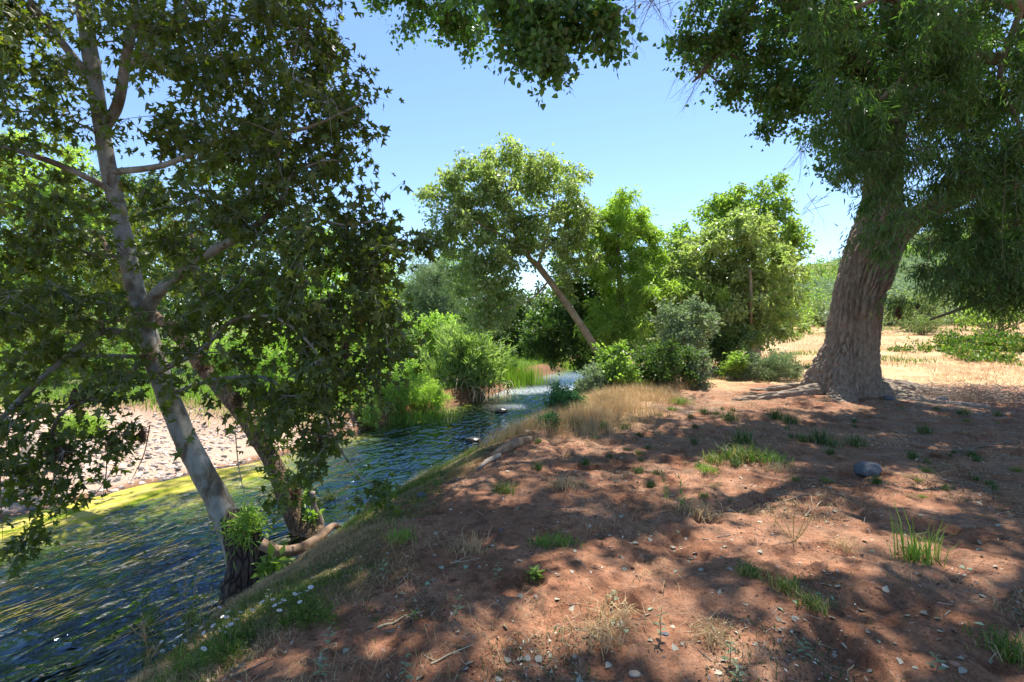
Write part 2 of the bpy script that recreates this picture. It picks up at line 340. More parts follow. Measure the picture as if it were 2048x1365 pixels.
# ---------------------------------------------------------------- ground
def build_ground():
    rr = np.concatenate([np.geomspace(.25, 2.0, 26)[:-1], np.geomspace(2.0, 13, 400)[:-1], np.geomspace(13, 60, 150)[:-1], np.geomspace(60, 650, 60)])
    an = np.concatenate([np.linspace(-180, -52, 70)[:-1], np.linspace(-52, 52, 640), np.linspace(52, 180, 70)[1:-1]])
    a = np.radians(an); nA, nR = len(a), len(rr)
    X = rr[:, None] * np.sin(a)[None]; Yy = rr[:, None] * np.cos(a)[None]
    Z = H(X, Yy)
    V = np.stack([X, Yy, Z], -1).reshape(-1, 3)
    i = np.arange(nR - 1)[:, None] * nA; j = np.arange(nA)[None]; j2 = (j + 1) % nA
    q = np.stack([i + j, i + nA + j, i + nA + j2, i + j2], -1).reshape(-1, 4)
    V = np.vstack([V, [0, 0, hz(0, 0)]]); c = len(V) - 1; k = np.arange(nA)
    mb = MB(); mb.add(V, [q, np.stack([k, (k + 1) % nA, np.full(nA, c)], -1)], 0, True)
    m, n, l, out = mat('ground_soil')
    geo = n.new("ShaderNodeNewGeometry"); co = geo.outputs['Position']
    at = n.new("ShaderNodeAttribute"); at.attribute_name = 'zone'; sep = n.new("ShaderNodeSeparateColor"); l.new(at.outputs['Color'], sep.inputs[0])
    at2 = n.new("ShaderNodeAttribute"); at2.attribute_name = 'zone2'; sep2 = n.new("ShaderNodeSeparateColor"); l.new(at2.outputs['Color'], sep2.inputs[0])
    fl = n.new("ShaderNodeAttribute"); fl.attribute_name = 'flow'
    n1 = noise(n, l, co, 1.3, 6, .6); n2 = noise(n, l, co, 14, 6, .7); n3 = noise(n, l, co, 60, 5, .7)
    rs = ramp(n, [(.25, (.22,.092,.046)), (.5, (.37,.172,.095)), (.75, (.49,.27,.165))]); l.new(n1.outputs[0], rs.inputs[0])
    r2 = ramp(n, [(.3, (.42,.38,.36)), (.52, (1,1,1)), (.75, (1.15,1.18,1.2))]); l.new(n2.outputs[0], r2.inputs[0])
    soil = mixc(n, l, .7, rs.outputs[0], r2.outputs[0], 'MULTIPLY')
    r3 = ramp(n, [(.36, (.35,.3,.28)), (.47, (1,1,1))]); l.new(n3.outputs[0], r3.inputs[0])
    soil = mixc(n, l, .75, soil, r3.outputs[0], 'MULTIPLY')
    n5 = noise(n, l, co, 5, 6, .7, .3); r5 = ramp(n, [(.40, (.5,.46,.44)), (.52, (1,1,1))]); l.new(n5.outputs[0], r5.inputs[0]); soil = mixc(n, l, .6, soil, r5.outputs[0], 'MULTIPLY')
    # litter: grey brown crumbs
    lit = mixc(n, l, n3.outputs[0], (.13,.085,.055), (.42,.33,.23))
    lm = n.new("ShaderNodeMath"); lm.operation = 'MULTIPLY'; ln = noise(n, l, co, 3.2, 8, .75); lr = ramp(n, [(.42, (0,0,0)), (.6, (1,1,1))]); l.new(ln.outputs[0], lr.inputs[0]); l.new(lr.outputs[0], lm.inputs[0]); l.new(sep2.outputs[1], lm.inputs[1])
    c = mixc(n, l, lm.outputs[0], soil, lit)
    # golden dry grass field
    gr = ramp(n, [(.3, (.36,.19,.10)), (.45, (.47,.29,.15)), (.62, (.56,.39,.21)), (.8, (.36,.32,.14))]); gn = noise(n, l, co, .7, 8, .75); l.new(gn.outputs[0], gr.inputs[0])
    c = mixc(n, l, sep.outputs[0], c, gr.outputs[0])
    # gravel bar
    vr = n.new("ShaderNodeTexVoronoi"); vr.inputs['Scale'].default_value = 16; l.new(co, vr.inputs['Vector'])
    vc = mixc(n, l, .75, vr.outputs['Color'], (.5,.5,.5)); gc = mixc(n, l, 1, vc, (.80,.60,.48), 'MULTIPLY')
    sand = mixc(n, l, n2.outputs[0], (.36,.235,.16), (.56,.41,.31)); gc = mixc(n, l, .85, gc, sand)
    c = mixc(n, l, sep.outputs[1], c, gc)
    # wet mud / brown bank
    c = mixc(n, l, sep2.outputs[0], c, (.20,.11,.06))
    # green cover below plants
    gg = mixc(n, l, n2.outputs[0], (.07,.10,.03), (.20,.20,.08)); c = mixc(n, l, sep2.outputs[2], c, gg)
    # river bed
    fm = mapping(n, l, fl.outputs['Vector'], (.5, 3.2, 1)); fn = noise(n, l, fm, 1.6, 6, .62, .5)
    bed = ramp(n, [(.36, (.010,.016,.014)), (.54, (.03,.036,.016)), (.64, (.12,.11,.035)), (.74, (.30,.24,.07))]); l.new(fn.outputs[0], bed.inputs[0])
    vb = n.new("ShaderNodeTexVoronoi"); vb.inputs['Scale'].default_value = 7; l.new(co, vb.inputs['Vector'])
    cob = mixc(n, l, vb.outputs['Distance'], (.16,.14,.08), (.03,.035,.02)); fb = ramp(n, [(.40, (0,0,0)), (.62, (1,1,1))]); bn = noise(n, l, co, .45, 3); l.new(bn.outputs[0], fb.inputs[0])
    bedc = mixc(n, l, fb.outputs[0], bed.outputs[0], cob)
    c = mixc(n, l, sep.outputs[2], c, bedc)
    # shallow algae
    am = mapping(n, l, fl.outputs['Vector'], (.8, 2.0, 1)); an_ = noise(n, l, am, 1.9, 7, .68, .4)
    al = ramp(n, [(.26, (.012,.03,.006)), (.38, (.06,.12,.008)), (.46, (.20,.27,.015)), (.55, (.42,.38,.05)), (.7, (.60,.46,.16))]); sx = n.new("ShaderNodeSeparateXYZ"); l.new(fl.outputs['Vector'], sx.inputs[0]); ma = n.new("ShaderNodeMath"); ma.operation = 'MULTIPLY_ADD'; ma.inputs[1].default_value = -.055; ma.use_clamp = True
    l.new(sx.outputs[2], ma.inputs[0]); mb_ = n.new("ShaderNodeMath"); mb_.operation = 'ADD'; mb_.inputs[1].default_value = .12; l.new(an_.outputs[0], mb_.inputs[0]); l.new(mb_.outputs[0], ma.inputs[2]); l.new(ma.outputs[0], al.inputs[0])
    c = mixc(n, l, at2.outputs['Alpha'], c, al.outputs[0])
    p = n.new("ShaderNodeBsdfPrincipled"); l.new(c, p.inputs['Base Color']); p.inputs['Roughness'].default_value = .95; p.inputs['Specular IOR Level'].default_value = .15
    b = n.new("ShaderNodeBump"); b.inputs['Strength'].default_value = 1; b.inputs['Distance'].default_value = .03; l.new(n2.outputs[0], b.inputs['Height'])
    b2 = n.new("ShaderNodeBump"); b2.inputs['Strength'].default_value = 1; b2.inputs['Distance'].default_value = .008; l.new(n3.outputs[0], b2.inputs['Height']); l.new(b.outputs[0], b2.inputs['Normal'])
    l.new(b2.outputs[0], p.inputs['Normal']); l.new(p.outputs[0], out.inputs[0])
    o = mb.build('ground', m); tag(o, kind='structure')
    x, y = V[:, 0], V[:, 1]; dr, dl = bank_d(x, y); me = o.data
    jit = fbm(x * .6, y * .6, 0, 3, 61) - .5
    gold = sstep(12.3, 14.5, y + jit * 5 + sstep(6, 12, x) * .4) * sstep(.5, 2, dr)
    rimg = sstep(7.2, 9, y) * (1 - sstep(13, 15, y)) * sstep(1.2, 2.2, dr + jit) * (1 - sstep(2.7, 3.9, dr + jit * 2))
    gold = np.maximum(gold, rimg * .8) * (1 - .8 * sstep(65, 95, y))
    gravel = sstep(.0, .4, dl) * (1 - sstep(11.5, 14, y + jit * 2)) * (1 - sstep(8, 11, dl + jit * 5))
    bedm = np.maximum(sstep(-.02, .12, -dr) * sstep(-.02, .1, -dl), 0)
    mud = sstep(-.2, .05, dl) * (1 - sstep(.1, .35 , dl)) * .7 + sstep(-.1, .05, dr) * (1 - sstep(.15, .6, dr)) * .8 + sstep(11.5, 13, y) * sstep(-.1, .1, dl) * (1 - sstep(.5, 1.0, dl)) * .5
    litter = sstep(.8, 2.5, dr) * (.35 + .65 * sstep(3, 10, y)) * (.5 + jit)
    green = sstep(.35, .8, dr) * (1 - sstep(1.1, 1.8, dr + jit * 1.8)) * (1 - rimg) * .75 + sstep(.6, 1.2, dl) * sstep(12.5, 14.5, y) + sstep(8.5, 12, dl + jit * 5) * (1 - sstep(12, 14, y)) + .8 * sstep(60, 90, y) + sstep(23, 27, y) * sstep(.2, .5, dr) * (1 - sstep(5, 9, dr))
    alg = sstep(0.0, .12, -dl) * (1 - sstep(2.0, 3.4, -dl + jit * 2.6)) * (1 - sstep(9.3, 11.5, y)) + .6 * sstep(0, .1, -dl) * (1 - sstep(.2, .6, -dl)) * sstep(9.5, 11, y)
    z1 = np.stack([np.clip(gold, 0, 1), np.clip(gravel, 0, 1), bedm, 0*x], -1); z2 = np.stack([np.clip(mud, 0, 1), np.clip(litter * 1.4, 0, 1), np.clip(green, 0, 1), np.clip(alg, 0, 1)], -1)
    for nm, dd in (('zone', z1), ('zone2', z2)):
        a_ = me.attributes.new(nm, 'FLOAT_COLOR', 'POINT'); a_.data.foreach_set('color', dd.astype(np.float32).ravel())
    a_ = me.attributes.new('flow', 'FLOAT_VECTOR', 'POINT'); a_.data.foreach_set('vector', np.stack([y, x - .5 * (xl(y) + xr(y)), np.clip(-dl, 0, 4)], -1).astype(np.float32).ravel())
    return o
build_ground()

# ---------------------------------------------------------------- water
def build_water():
    ys = np.concatenate([np.linspace(-40, 2, 60)[:-1], np.linspace(2, 30, 900)[:-1], np.linspace(30, 75, 150)])
    s = np.linspace(0, 1, 190)
    a = xl(ys) - 1.6; b = xr(ys) + 1.2
    X = a[:, None] * (1 - s) + b[:, None] * s; Yy = ys[:, None] + 0 * X
    u = Yy + X * .35; v = X - .5 * (xl(Yy) + xr(Yy))
    rap = np.exp(-((Yy - 23) / 4.5) ** 2)
    amp = .010 + .035 * rap
    fade = 1 - sstep(35, 50, Yy)
    Z = WZ + fade * amp * (fbm(u * 1.7, v * 2.4, 0, 4, 71) - .5) * 2 + fade * .006 * (fbm(u * 6, v * 9, 0, 3, 72) - .5) * 2
    nS = len(s); V = np.stack([X, Yy, Z], -1).reshape(-1, 3)
    i = np.arange(len(ys) - 1)[:, None] * nS; j = np.arange(nS - 1)[None]
    mb = MB(); mb.add(V, np.stack([i + j, i + j + 1, i + nS + j + 1, i + nS + j], -1).reshape(-1, 4), 0, True)
    m, n, l, out = mat('river_water')
    fl = n.new("ShaderNodeAttribute"); fl.attribute_name = 'flow'
    co = mapping(n, l, fl.outputs['Vector'], (1.0, 1.6, 1))
    n1 = noise(n, l, co, 1.5, 2, .5, .9); n2 = noise(n, l, co, 5.5, 2.5, .5, .6)
    p = n.new("ShaderNodeBsdfGlossy"); p.inputs['Color'].default_value = (.66, .84, 1, 1); p.inputs['Roughness'].default_value = .03  # blue tint painted into the gloss to strengthen the reflected sky
    b = n.new("ShaderNodeBump"); b.inputs['Strength'].default_value = 1; b.inputs['Distance'].default_value = .13; l.new(n1.outputs[0], b.inputs['Height'])
    b2 = n.new("ShaderNodeBump"); b2.inputs['Strength'].default_value = 1; b2.inputs['Distance'].default_value = .022; l.new(n2.outputs[0], b2.inputs['Height']); l.new(b.outputs[0], b2.inputs['Normal'])
    l.new(b2.outputs[0], p.inputs['Normal'])
    tr = n.new("ShaderNodeBsdfTransparent"); dp = n.new("ShaderNodeAttribute"); dp.attribute_name = 'depth'
    dr_ = ramp(n, [(0, (1, 1, 1)), (.45, (.66, .80, .60)), (1, (.13, .27, .32))]); l.new(dp.outputs['Fac'], dr_.inputs[0]); l.new(dr_.outputs[0], tr.inputs[0])
    fr = n.new("ShaderNodeFresnel"); fr.inputs[0].default_value = 1.75; l.new(b2.outputs[0], fr.inputs['Normal'])
    mx = n.new("ShaderNodeMixShader"); l.new(fr.outputs[0], mx.inputs[0]); l.new(tr.outputs[0], mx.inputs[1]); l.new(p.outputs[0], mx.inputs[2])
    fo = n.new("ShaderNodeAttribute"); fo.attribute_name = 'foam'; fn = noise(n, l, co, 9, 8, .8); fr_ = ramp(n, [(.44, (0,0,0)), (.58, (1,1,1))]); l.new(fn.outputs[0], fr_.inputs[0])
    fm = n.new("ShaderNodeMath"); fm.operation = 'MULTIPLY'; l.new(fr_.outputs[0], fm.inputs[0]); l.new(fo.outputs['Fac'], fm.inputs[1])
    wd = n.new("ShaderNodeBsdfDiffuse"); wd.inputs[0].default_value = (.8,.84,.88,1); l.new(b2.outputs[0], wd.inputs['Normal'])
    m2 = n.new("ShaderNodeMixShader"); l.new(fm.outputs[0], m2.inputs[0]); l.new(mx.outputs[0], m2.inputs[1]); l.new(wd.outputs[0], m2.inputs[2]); l.new(m2.outputs[0], out.inputs[0])
    o = mb.build('river_water', m); tag(o, kind='structure')
    x, y = V[:, 0], V[:, 1]
    foam = np.exp(-((y - 21.6 - x * .3) / 1.2) ** 2) * .5 + .2 * np.exp(-((y - 28) / 2.0) ** 2) + .3 * np.exp(-(((y - 17.6) / .5) ** 2 + ((x - .1) / .6) ** 2))
    a_ = o.data.attributes.new('depth', 'FLOAT', 'POINT'); a_.data.foreach_set('value', np.clip((WZ - H(x, y, False)) / .38, 0, 1).astype(np.float32))
    a_ = o.data.attributes.new('foam', 'FLOAT', 'POINT'); a_.data.foreach_set('value', np.clip(foam, 0, 1).astype(np.float32))
    a_ = o.data.attributes.new('flow', 'FLOAT_VECTOR', 'POINT'); a_.data.foreach_set('vector', np.stack([y + x * .35, x - .5 * (xl(y) + xr(y)), 0*x], -1).astype(np.float32).ravel())
build_water()

# ---------------------------------------------------------------- trees
def blob_points(bl, rg):
    """clump centres inside ellipsoids given in photo position + distance: (px,py,Y,rpx,rpy,rY,n)"""
    out = []
    for (px, py, Y, rx, ry, rY, n) in bl:
        d = unit(rg.normal(size=(n, 3))) * (rg.uniform(0.05, 1, (n, 1)) ** .42) * np.where(rg.random((n, 1)) < .22, rg.uniform(1.05, 1.3, (n, 1)), 1.0)
        yy = Y + d[:, 1] * rY
        out.append(np.stack([(px - 1024 + d[:, 0] * rx) / F * Y, yy, CAMZ + (HOR - py + d[:, 2] * ry) / F * Y], -1))
    p = np.vstack(out)
    g = np.maximum(H(p[:, 0], p[:, 1], False), WZ) + .12
    p[:, 2] = np.maximum(p[:, 2], g)
    return p
def grow(mb, nodes, nr, att, rg, mat=0, rtip=.004, sides=5, droop=.0, rmax=.12):
    nodes = [np.asarray(q, float) for q in nodes]; cap = list(nr)
    N0 = len(nodes); par = [-1] * N0; load = [0.0] * N0; paths = []
    A = np.array(nodes); order = np.argsort([np.min(np.linalg.norm(A - a, axis=1)) for a in att])
    arr = np.zeros((N0 + len(att) * 9, 3)); arr[:N0] = A; n = N0
    for k in order:
        a = att[k]; df = a - arr[:n]; dist = np.linalg.norm(df, axis=1) + .9 * np.maximum(0, -df[:, 2]) * (1 - droop)
        j = int(np.argmin(dist)); L = float(np.linalg.norm(a - arr[j])); ns = int(np.clip(L / .35, 2, 7))
        t = np.linspace(0, 1, ns + 1)[1:, None]; base = arr[j] + (a - arr[j]) * t
        bow = np.sin(t * math.pi) * L * (np.array([0, 0, .16 - .1 * droop]) + rg.normal(0, .09, 3))
        q = base + bow + rg.normal(0, .035 * L, (ns, 3)) * (t < .99)
        ids = [j]
        for w_ in q: arr[n] = w_; par.append(ids[-1]); load.append(0.0); cap.append(rmax); ids.append(n); n += 1
        load[ids[-1]] += 1; paths.append(ids)
    for i in range(n - 1, N0 - 1, -1):
        load[par[i]] += load[i]
    rad = np.array([cap[i] if i < N0 else min(rtip * max(load[i], 1) ** .52, rmax) for i in range(n)])
    for i in range(N0, n):
        rad[i] = min(rad[i], rad[par[i]] * .85)
    for ids in paths:
        rr = rad[ids].copy(); rr[0] = min(rr[0], rr[1] * 1.25)
        tube(mb, arr[ids], rr, sides if rr.max() > .02 else 4, mat, True)
def foliage(mb, att, rg, kind, size, per, spread, twigs=6, mat=0, tmat=1, tw_r=.004, droop=.35, upn=.6, jit=.25, flat=.75):
    C = len(att); rc = spread * rg.uniform(.6, 1.35, C)
    e = rg.normal(size=(C, twigs, 3)); e = unit(e) * rg.uniform(.4, 1.15, (C, twigs, 1)); e[..., 2] = e[..., 2] * flat - droop * .6
    ends = att[:, None] + e * rc[:, None, None]; st = np.broadcast_to(att[:, None], ends.shape)
    if tw_r: prisms(mb, st.reshape(-1, 3), ends.reshape(-1, 3), tw_r, tw_r * .45, tmat)
    nl = max(1, per // twigs)
    t = rg.uniform(.12, 1.08, (C, twigs, nl, 1))
    pos = st[:, :, None] + (ends - st)[:, :, None] * t + rg.normal(0, 1, (C, twigs, nl, 3)) * (rc[:, None, None, None] * jit)
    dirv = unit((ends - st))[:, :, None] * .6 + rg.normal(0, .75, pos.shape); dirv[..., 2] -= droop * 1.2
    nr = rg.normal(0, .75, pos.shape); nr[..., 2] += upn
    n = pos.reshape(-1, 3)
    leaves(mb, kind, n, dirv.reshape(-1, 3), nr.reshape(-1, 3), size * rg.uniform(.55, 1.3, len(n)), mat)

def tree(name, label, cat, trunk, limbs, blobs, kind, leafm, barkm, size, per, spread, seed, group=None, twigs=6, tw_r=.004, droop=.35, rtip=.004, sides=10,
         wob=.12, jit=.25, limb_part='limb', upn=.6, crown='crown', extra=None, ground_base=True, gdroop=0., flat=.75, nodestep=1, branchm=None, clear=None):
    rg = np.random.default_rng(seed)
    tp = [(*P(a, b, c), w_ / 2 / F * c) for a, b, c, w_ in trunk]
    if ground_base:
        x, y = tp[0][0], tp[0][1]; g = hz(x, y)
        tp = [(x, y, g - .25, tp[0][3] * 1.15)] + ([] if tp[0][2] < g + .05 else []) + tp
    base = (tp[0][0], tp[0][1], max(tp[0][2] + (.25 if ground_base else 0), WZ - .3))
    root = empty(name, base, label, cat, group)
    s = spline(tp, 12 * len(tp)); mb = MB(); tube(mb, s[:, :3], s[:, 3], sides, 0, True, True, wob, seed); mb.build('trunk', barkm, root)
    nodes = [q[:3] for q in s[len(s)//4::3]]; nr = [q[3] for q in s[len(s)//4::3]]
    for lb in limbs:
        lp = spline([(*P(a, b, c), w_ / 2 / F * c) for a, b, c, w_ in lb], 9 * len(lb)); mb = MB()
        tube(mb, lp[:, :3], lp[:, 3], max(6, sides - 4), 0, True, True, wob * .7, seed + 1); mb.build(limb_part, branchm or barkm, root)
        nodes += [q[:3] for q in lp[2::2]]; nr += [q[3] for q in lp[2::2]]
    att = blob_points(blobs, rg)
    if clear:
        py = HOR - (att[:, 2] - CAMZ) / att[:, 1] * F; px = 1024 + att[:, 0] / att[:, 1] * F
        tq = np.array([(a, b) for a, b, c, w_ in trunk]); o_ = np.argsort(tq[:, 1]); tx = np.interp(py, tq[o_, 1], tq[o_, 0])
        att = att[~((np.abs(px - tx) < clear[0]) & (rg.random(len(px)) < clear[1]))]
    mb = MB()
    grow(mb, nodes, nr, att, rg, 1, rtip, 5, gdroop)
    foliage(mb, att, rg, kind, size, per, spread, twigs, 0, 1, tw_r, droop, upn, jit, flat)
    if extra: extra(mb, att, rg)
    mb.build(crown, [leafm, branchm or barkm], root)
    return root, att

# --- pale leaning sycamore in the river's edge, nearest tree
def seedballs(root, att, rg, n=40):
    m = M['ball']
    mb = MB(); b = icos(1)[0] * .016; mb.add(b, icos(1)[1], 0, True)
    for z in (.03, .06): prisms(mb, np.array([[0, 0, z - .03]]), np.array([[0, 0, z]]), .0012, .0012, 0)
    me = mb.mesh('seed_ball', m)
    idx = rg.choice(len(att), n)
    for i in idx:
        p0 = att[i] + rg.normal(0, .18, 3) - np.array([0, 0, .15])
        for k in range(int(rg.integers(1, 3))):
            o = bpy.data.objects.new('seed_ball', me); COL.objects.link(o); o.parent = root
            o.location = tuple(p0 - np.array([0, 0, .045 * k]) - np.array(root.location))
def icos(sub):
    import bmesh
    bm = bmesh.new(); bmesh.ops.create_icosphere(bm, subdivisions=sub, radius=1)
    v = np.array([q.co[:] for q in bm.verts]); f = np.array([[q.index for q in fa.verts] for fa in bm.faces]); bm.free(); return v, f
M['ball'] = plain('seed_ball', (.10,.085,.03), (.17,.14,.05), 60, .9, .5)
rgS = np.random.default_rng(11)
SY = [(505,1185,5.35,84.0),(482,1100,5.4,59.2),(440,1010,5.45,46.4),(372,880,5.5,40.8),(318,745,5.55,37.6),(287,640,5.6,36.0),(262,545,5.65,32.0),(240,440,5.7,30.4),(218,340,5.75,28.8),(200,235,5.8,27.2),(182,120,5.85,28.8),(165,0,5.9,25.6),(140,-150,6,20.8),(130,-330,6,12.8)]
SL = [
 [(287,648,5.6,30),(305,600,5.5,26),(345,560,5.4,22),(430,500,5.2,18),(495,465,5.1,16),(560,405,5.0,11),(585,350,5.0,8),(650,320,5.0,5)],
 [(490,468,5.1,8),(560,462,5.0,7),(630,440,4.9,5),(690,450,4.8,4),(760,440,4.8,3)],
 [(205,262,5.8,22),(235,210,5.7,20),(252,120,5.6,18),(268,20,5.5,16),(262,-80,5.5,12)],
 [(262,130,5.6,12),(350,60,5.4,9),(480,40,5.2,6),(600,60,5.1,4)],
 [(272,668,5.55,15),(205,665,5.3,14),(150,700,5.1,13),(80,760,4.9,12),(0,840,4.7,11),(-80,900,4.6,8)],
 [(232,385,5.7,14),(130,335,5.4,12),(30,300,5.2,11),(-90,270,5.1,8)],
 [(300,715,5.55,8),(200,712,5.2,8),(60,716,5.0,7),(-40,720,4.9,5)],
 [(185,165,5.8,18),(120,80,5.6,14),(60,0,5.4,11),(0,-90,5.3,8)],
 [(222,345,5.75,14),(330,330,5.5,11),(450,280,5.3,9),(600,260,5.1,7),(720,210,5.0,4)],
 [(315,745,5.5,13),(400,700,5.2,11),(470,640,5.0,9),(560,640,4.8,6),(640,720,4.7,5),(655,840,4.7,4),(700,930,4.7,3),(745,975,4.7,2)],
 [(335,790,5.5,9),(430,760,5.2,8),(540,760,5.0,6),(600,840,4.9,4)],
 [(300,700,5.6,9),(230,780,5.2,7),(120,830,4.9,6),(90,950,4.8,4)],
]
SBS = .50
SB = [
 (620,60,5.3,90,75,.7,22),(480,60,5.4,120,80,.9,30),(330,70,5.6,90,90,.9,20),(600,180,5.3,130,80,.9,32),(450,200,5.3,130,90,.9,32),(330,260,5.4,90,90,.9,18),
 (700,230,5.1,50,50,.5,9),(560,300,5.2,140,80,.8,34),(640,400,5.1,120,80,.8,30),(480,390,5.1,130,90,.9,30),(340,430,5.0,90,80,.8,20),
 (740,440,5.0,60,60,.6,13),(780,490,5.0,70,40,.5,13),(830,480,5.1,40,28,.3,5),(620,520,4.9,150,90,.8,42),(460,560,4.9,120,80,.8,24),(720,580,4.9,90,80,.7,26),(560,640,4.9,150,80,.8,38),
 (700,680,4.9,90,70,.7,24),(640,760,4.9,100,70,.6,24),(520,740,4.9,90,60,.6,16),(620,830,4.85,70,50,.5,12),(640,890,4.8,55,40,.4,8),(740,985,4.7,26,14,.2,3),(790,720,4.9,40,70,.3,7),(580,930,4.9,30,40,.3,4),
 (60,60,5.5,140,90,.9,30),(90,190,5.4,130,70,.9,26),(40,330,5.2,120,70,.8,20),(120,450,5.1,110,70,.8,20),(20,520,5.0,100,80,.8,20),(130,590,5.0,120,70,.7,22),
 (330,640,5.0,50,40,.4,6),(60,680,4.9,110,70,.7,22),(200,760,5.0,90,50,.6,14),(60,830,4.8,80,60,.6,15),(130,900,4.8,60,50,.4,10),(120,985,4.8,60,28,.3,6),(10,930,4.7,60,60,.5,10),(330,730,4.9,70,40,.4,8),(20,1090,4.5,25,22,.2,2),
 (270,850,5.1,50,30,.3,3),(400,720,4.95,70,30,.4,6),(200,-60,5.6,260,80,1.2,40),(500,-90,5.4,200,80,1.,24),(-120,200,5.3,120,300,1.2,40),
]
SB = [(*b[:6], max(2, int(round(b[6] * (SBS if b[1] > 300 else .80) * (1.3 if b[0] < 380 else 1))))) for b in SB]
syc, satt = tree('sycamore_tree', 'large pale barked sycamore leaning left from the water edge with star shaped leaves', 'tree', SY, SL, SB, 'sycamore', M['syc'], M['sybark'], .092, 38, .36, 21,
    clear=(56, .7), twigs=5, tw_r=.003, droop=.55, rtip=.0042, sides=20, wob=.10, jit=.16, gdroop=.6, upn=.55)
seedballs(syc, satt, rgS, 60)
# dark rough root collar of the sycamore
mb = MB(); b0 = P(505, 1185, 5.35)
cp = spline([(*(b0 + [-.0, 0, -.35]), .36), (*(b0 + [0, .0, .05]), .28), (*P(494, 1110, 5.35), .20), (*P(480, 1055, 5.38), .15), (*P(464, 1030, 5.42), .11)], 50)
tube(mb, cp[:, :3], cp[:, 3], 40, 0, True, True, .34, 5); mb.build('root_collar', M['darkbark'], syc)

# --- brown barked leaning tree behind it
t2, att2 = tree('leaning_tree', 'brown furrowed bark tree leaning left over the river, right behind the pale sycamore', 'tree',
    [(632,1088,6.9,66.6),(600,1050,6.95,45.9),(570,985,7.0,37.0),(545,925,7.1,32.6),(505,860,7.3,29.6),(460,800,7.6,28.1),(405,735,8,26.6),(350,660,8.4,23.7),(320,640,8.7,17.8),(250,560,9.2,11.8),(200,470,9.6,7.4)],
    [[(400,730,8,11.8),(420,660,8,9.6),(400,560,8.2,8.1),(380,450,8.4,5.9)],[(510,865,7.3,8.9),(560,800,7.2,6.7),(620,760,7.2,4.4)],[(320,640,8.7,10.4),(250,640,8.6,8.9),(170,650,8.4,7.4),(90,690,8.2,4.4)]],
    [(300,500,9,110,90,1.0,24),(180,560,9,120,90,1.0,24),(120,640,8.6,110,60,.8,18),(420,520,8.4,110,90,.9,24),(240,400,9.2,120,80,1,22),(560,800,7.2,60,40,.4,7),(540,870,7.2,35,35,.3,5),(570,960,7.1,30,30,.3,3)],
    'sycamore', M['syc'], M['brbark'], .10, 28, .36, 31, twigs=5, tw_r=.004, droop=.5, sides=18, wob=.14, jit=.2, gdroop=.5, upn=.8)
# sprouting broken stem beside it
sp = empty('broken_stem', G(640, 1060), 'short broken dead stem with green sprouts standing beside the leaning tree base', 'stump')
mb = MB(); p0 = np.array(sp.location); pts = spline([(*(p0 + [0.02, 0, -.3]), .07), (*(p0 + [0, 0, .1]), .055), (*P(630, 1020, p0[1]), .05), (*P(624, 985, p0[1]), .04)], 24)
tube(mb, pts[:, :3], pts[:, 3], 10, 0, True, True, .25, 4); mb.build('stem', M['greywood'], sp)
mb = MB(); c = np.array([P(618, 1000, p0[1]), P(612, 1025, p0[1]), P(622, 1040, p0[1] - .05)]); foliage(mb, c, rgS, 'oval', .09, 60, .16, 6, 0, 0, .002, .1, .5)
mb.build('sprout', [M['lime']], sp)
# leafy shoots growing at the sycamore base
for (px, py, n_, ml, lab, s_) in ((505, 1060, 5, 'grass', 'dense clump of narrow green shoots sprouting from the pale sycamore trunk just above its foot', 'lance'), (556, 1140, 3, 'teal', 'low green leafy sprout between the pale sycamore foot and the arched root', 'oval')):
    q = P(px, py, 5.2); o = empty('leafy_shoot', q, lab, 'plant'); mb = MB()
    c = q + rgS.normal(0, .05, (n_, 3)) + [0, 0, .02]; foliage(mb, c, rgS, s_, .12, 70, .17, 7, 0, 0, .002, -.1, .5); mb.build('foliage', [M['bgmid']], o)
# arched root / driftwood limb
def log(name, label, cat, pts, m, sides=14, wob=.2, seed=1, n=60, extra=()):
    pts = [tuple(q) for q in pts]; s = spline(pts, n); mb = MB(); tube(mb, s[:, :3], s[:, 3], sides, 0, True, True, wob, seed)
    for e in extra: es = spline(e, 20); tube(mb, es[:, :3], es[:, 3], 8, 0, True, True, wob, seed + 2)
    mb.add(s[0, :3] + np.zeros((1, 3)), np.zeros((0, 3), int))
    org = tuple(s[0, :3]); o = mb.build(name, m, None, org); return tag(o, label, cat)
log('exposed_root', 'smooth tan exposed root arching along the waterline from the pale sycamore foot', 'root',
    [(*P(522,1088,5.15), .055), (*P(560,1102,5.2), .05), (*P(605,1096,5.4), .055), (*P(640,1074,5.7), .05), (*P(668,1052,6.0), .035), (*P(690,1066,6.3), .025)], M['wood'],
    extra=[[(*P(650,1078,6.0), .03), (*P(655,1058,6.2), .025), (*P(672,1052,6.3), .012)]])
log('dark_snag', 'small dark hooked snag standing in the water beside the brown leaning tree', 'branch', [(*P(580,1090,6.8), .02), (*P(585,1075,6.8), .022), (*P(600,1068,6.8), .02), (*P(612,1072,6.85), .014)], M['debris'], n=20)

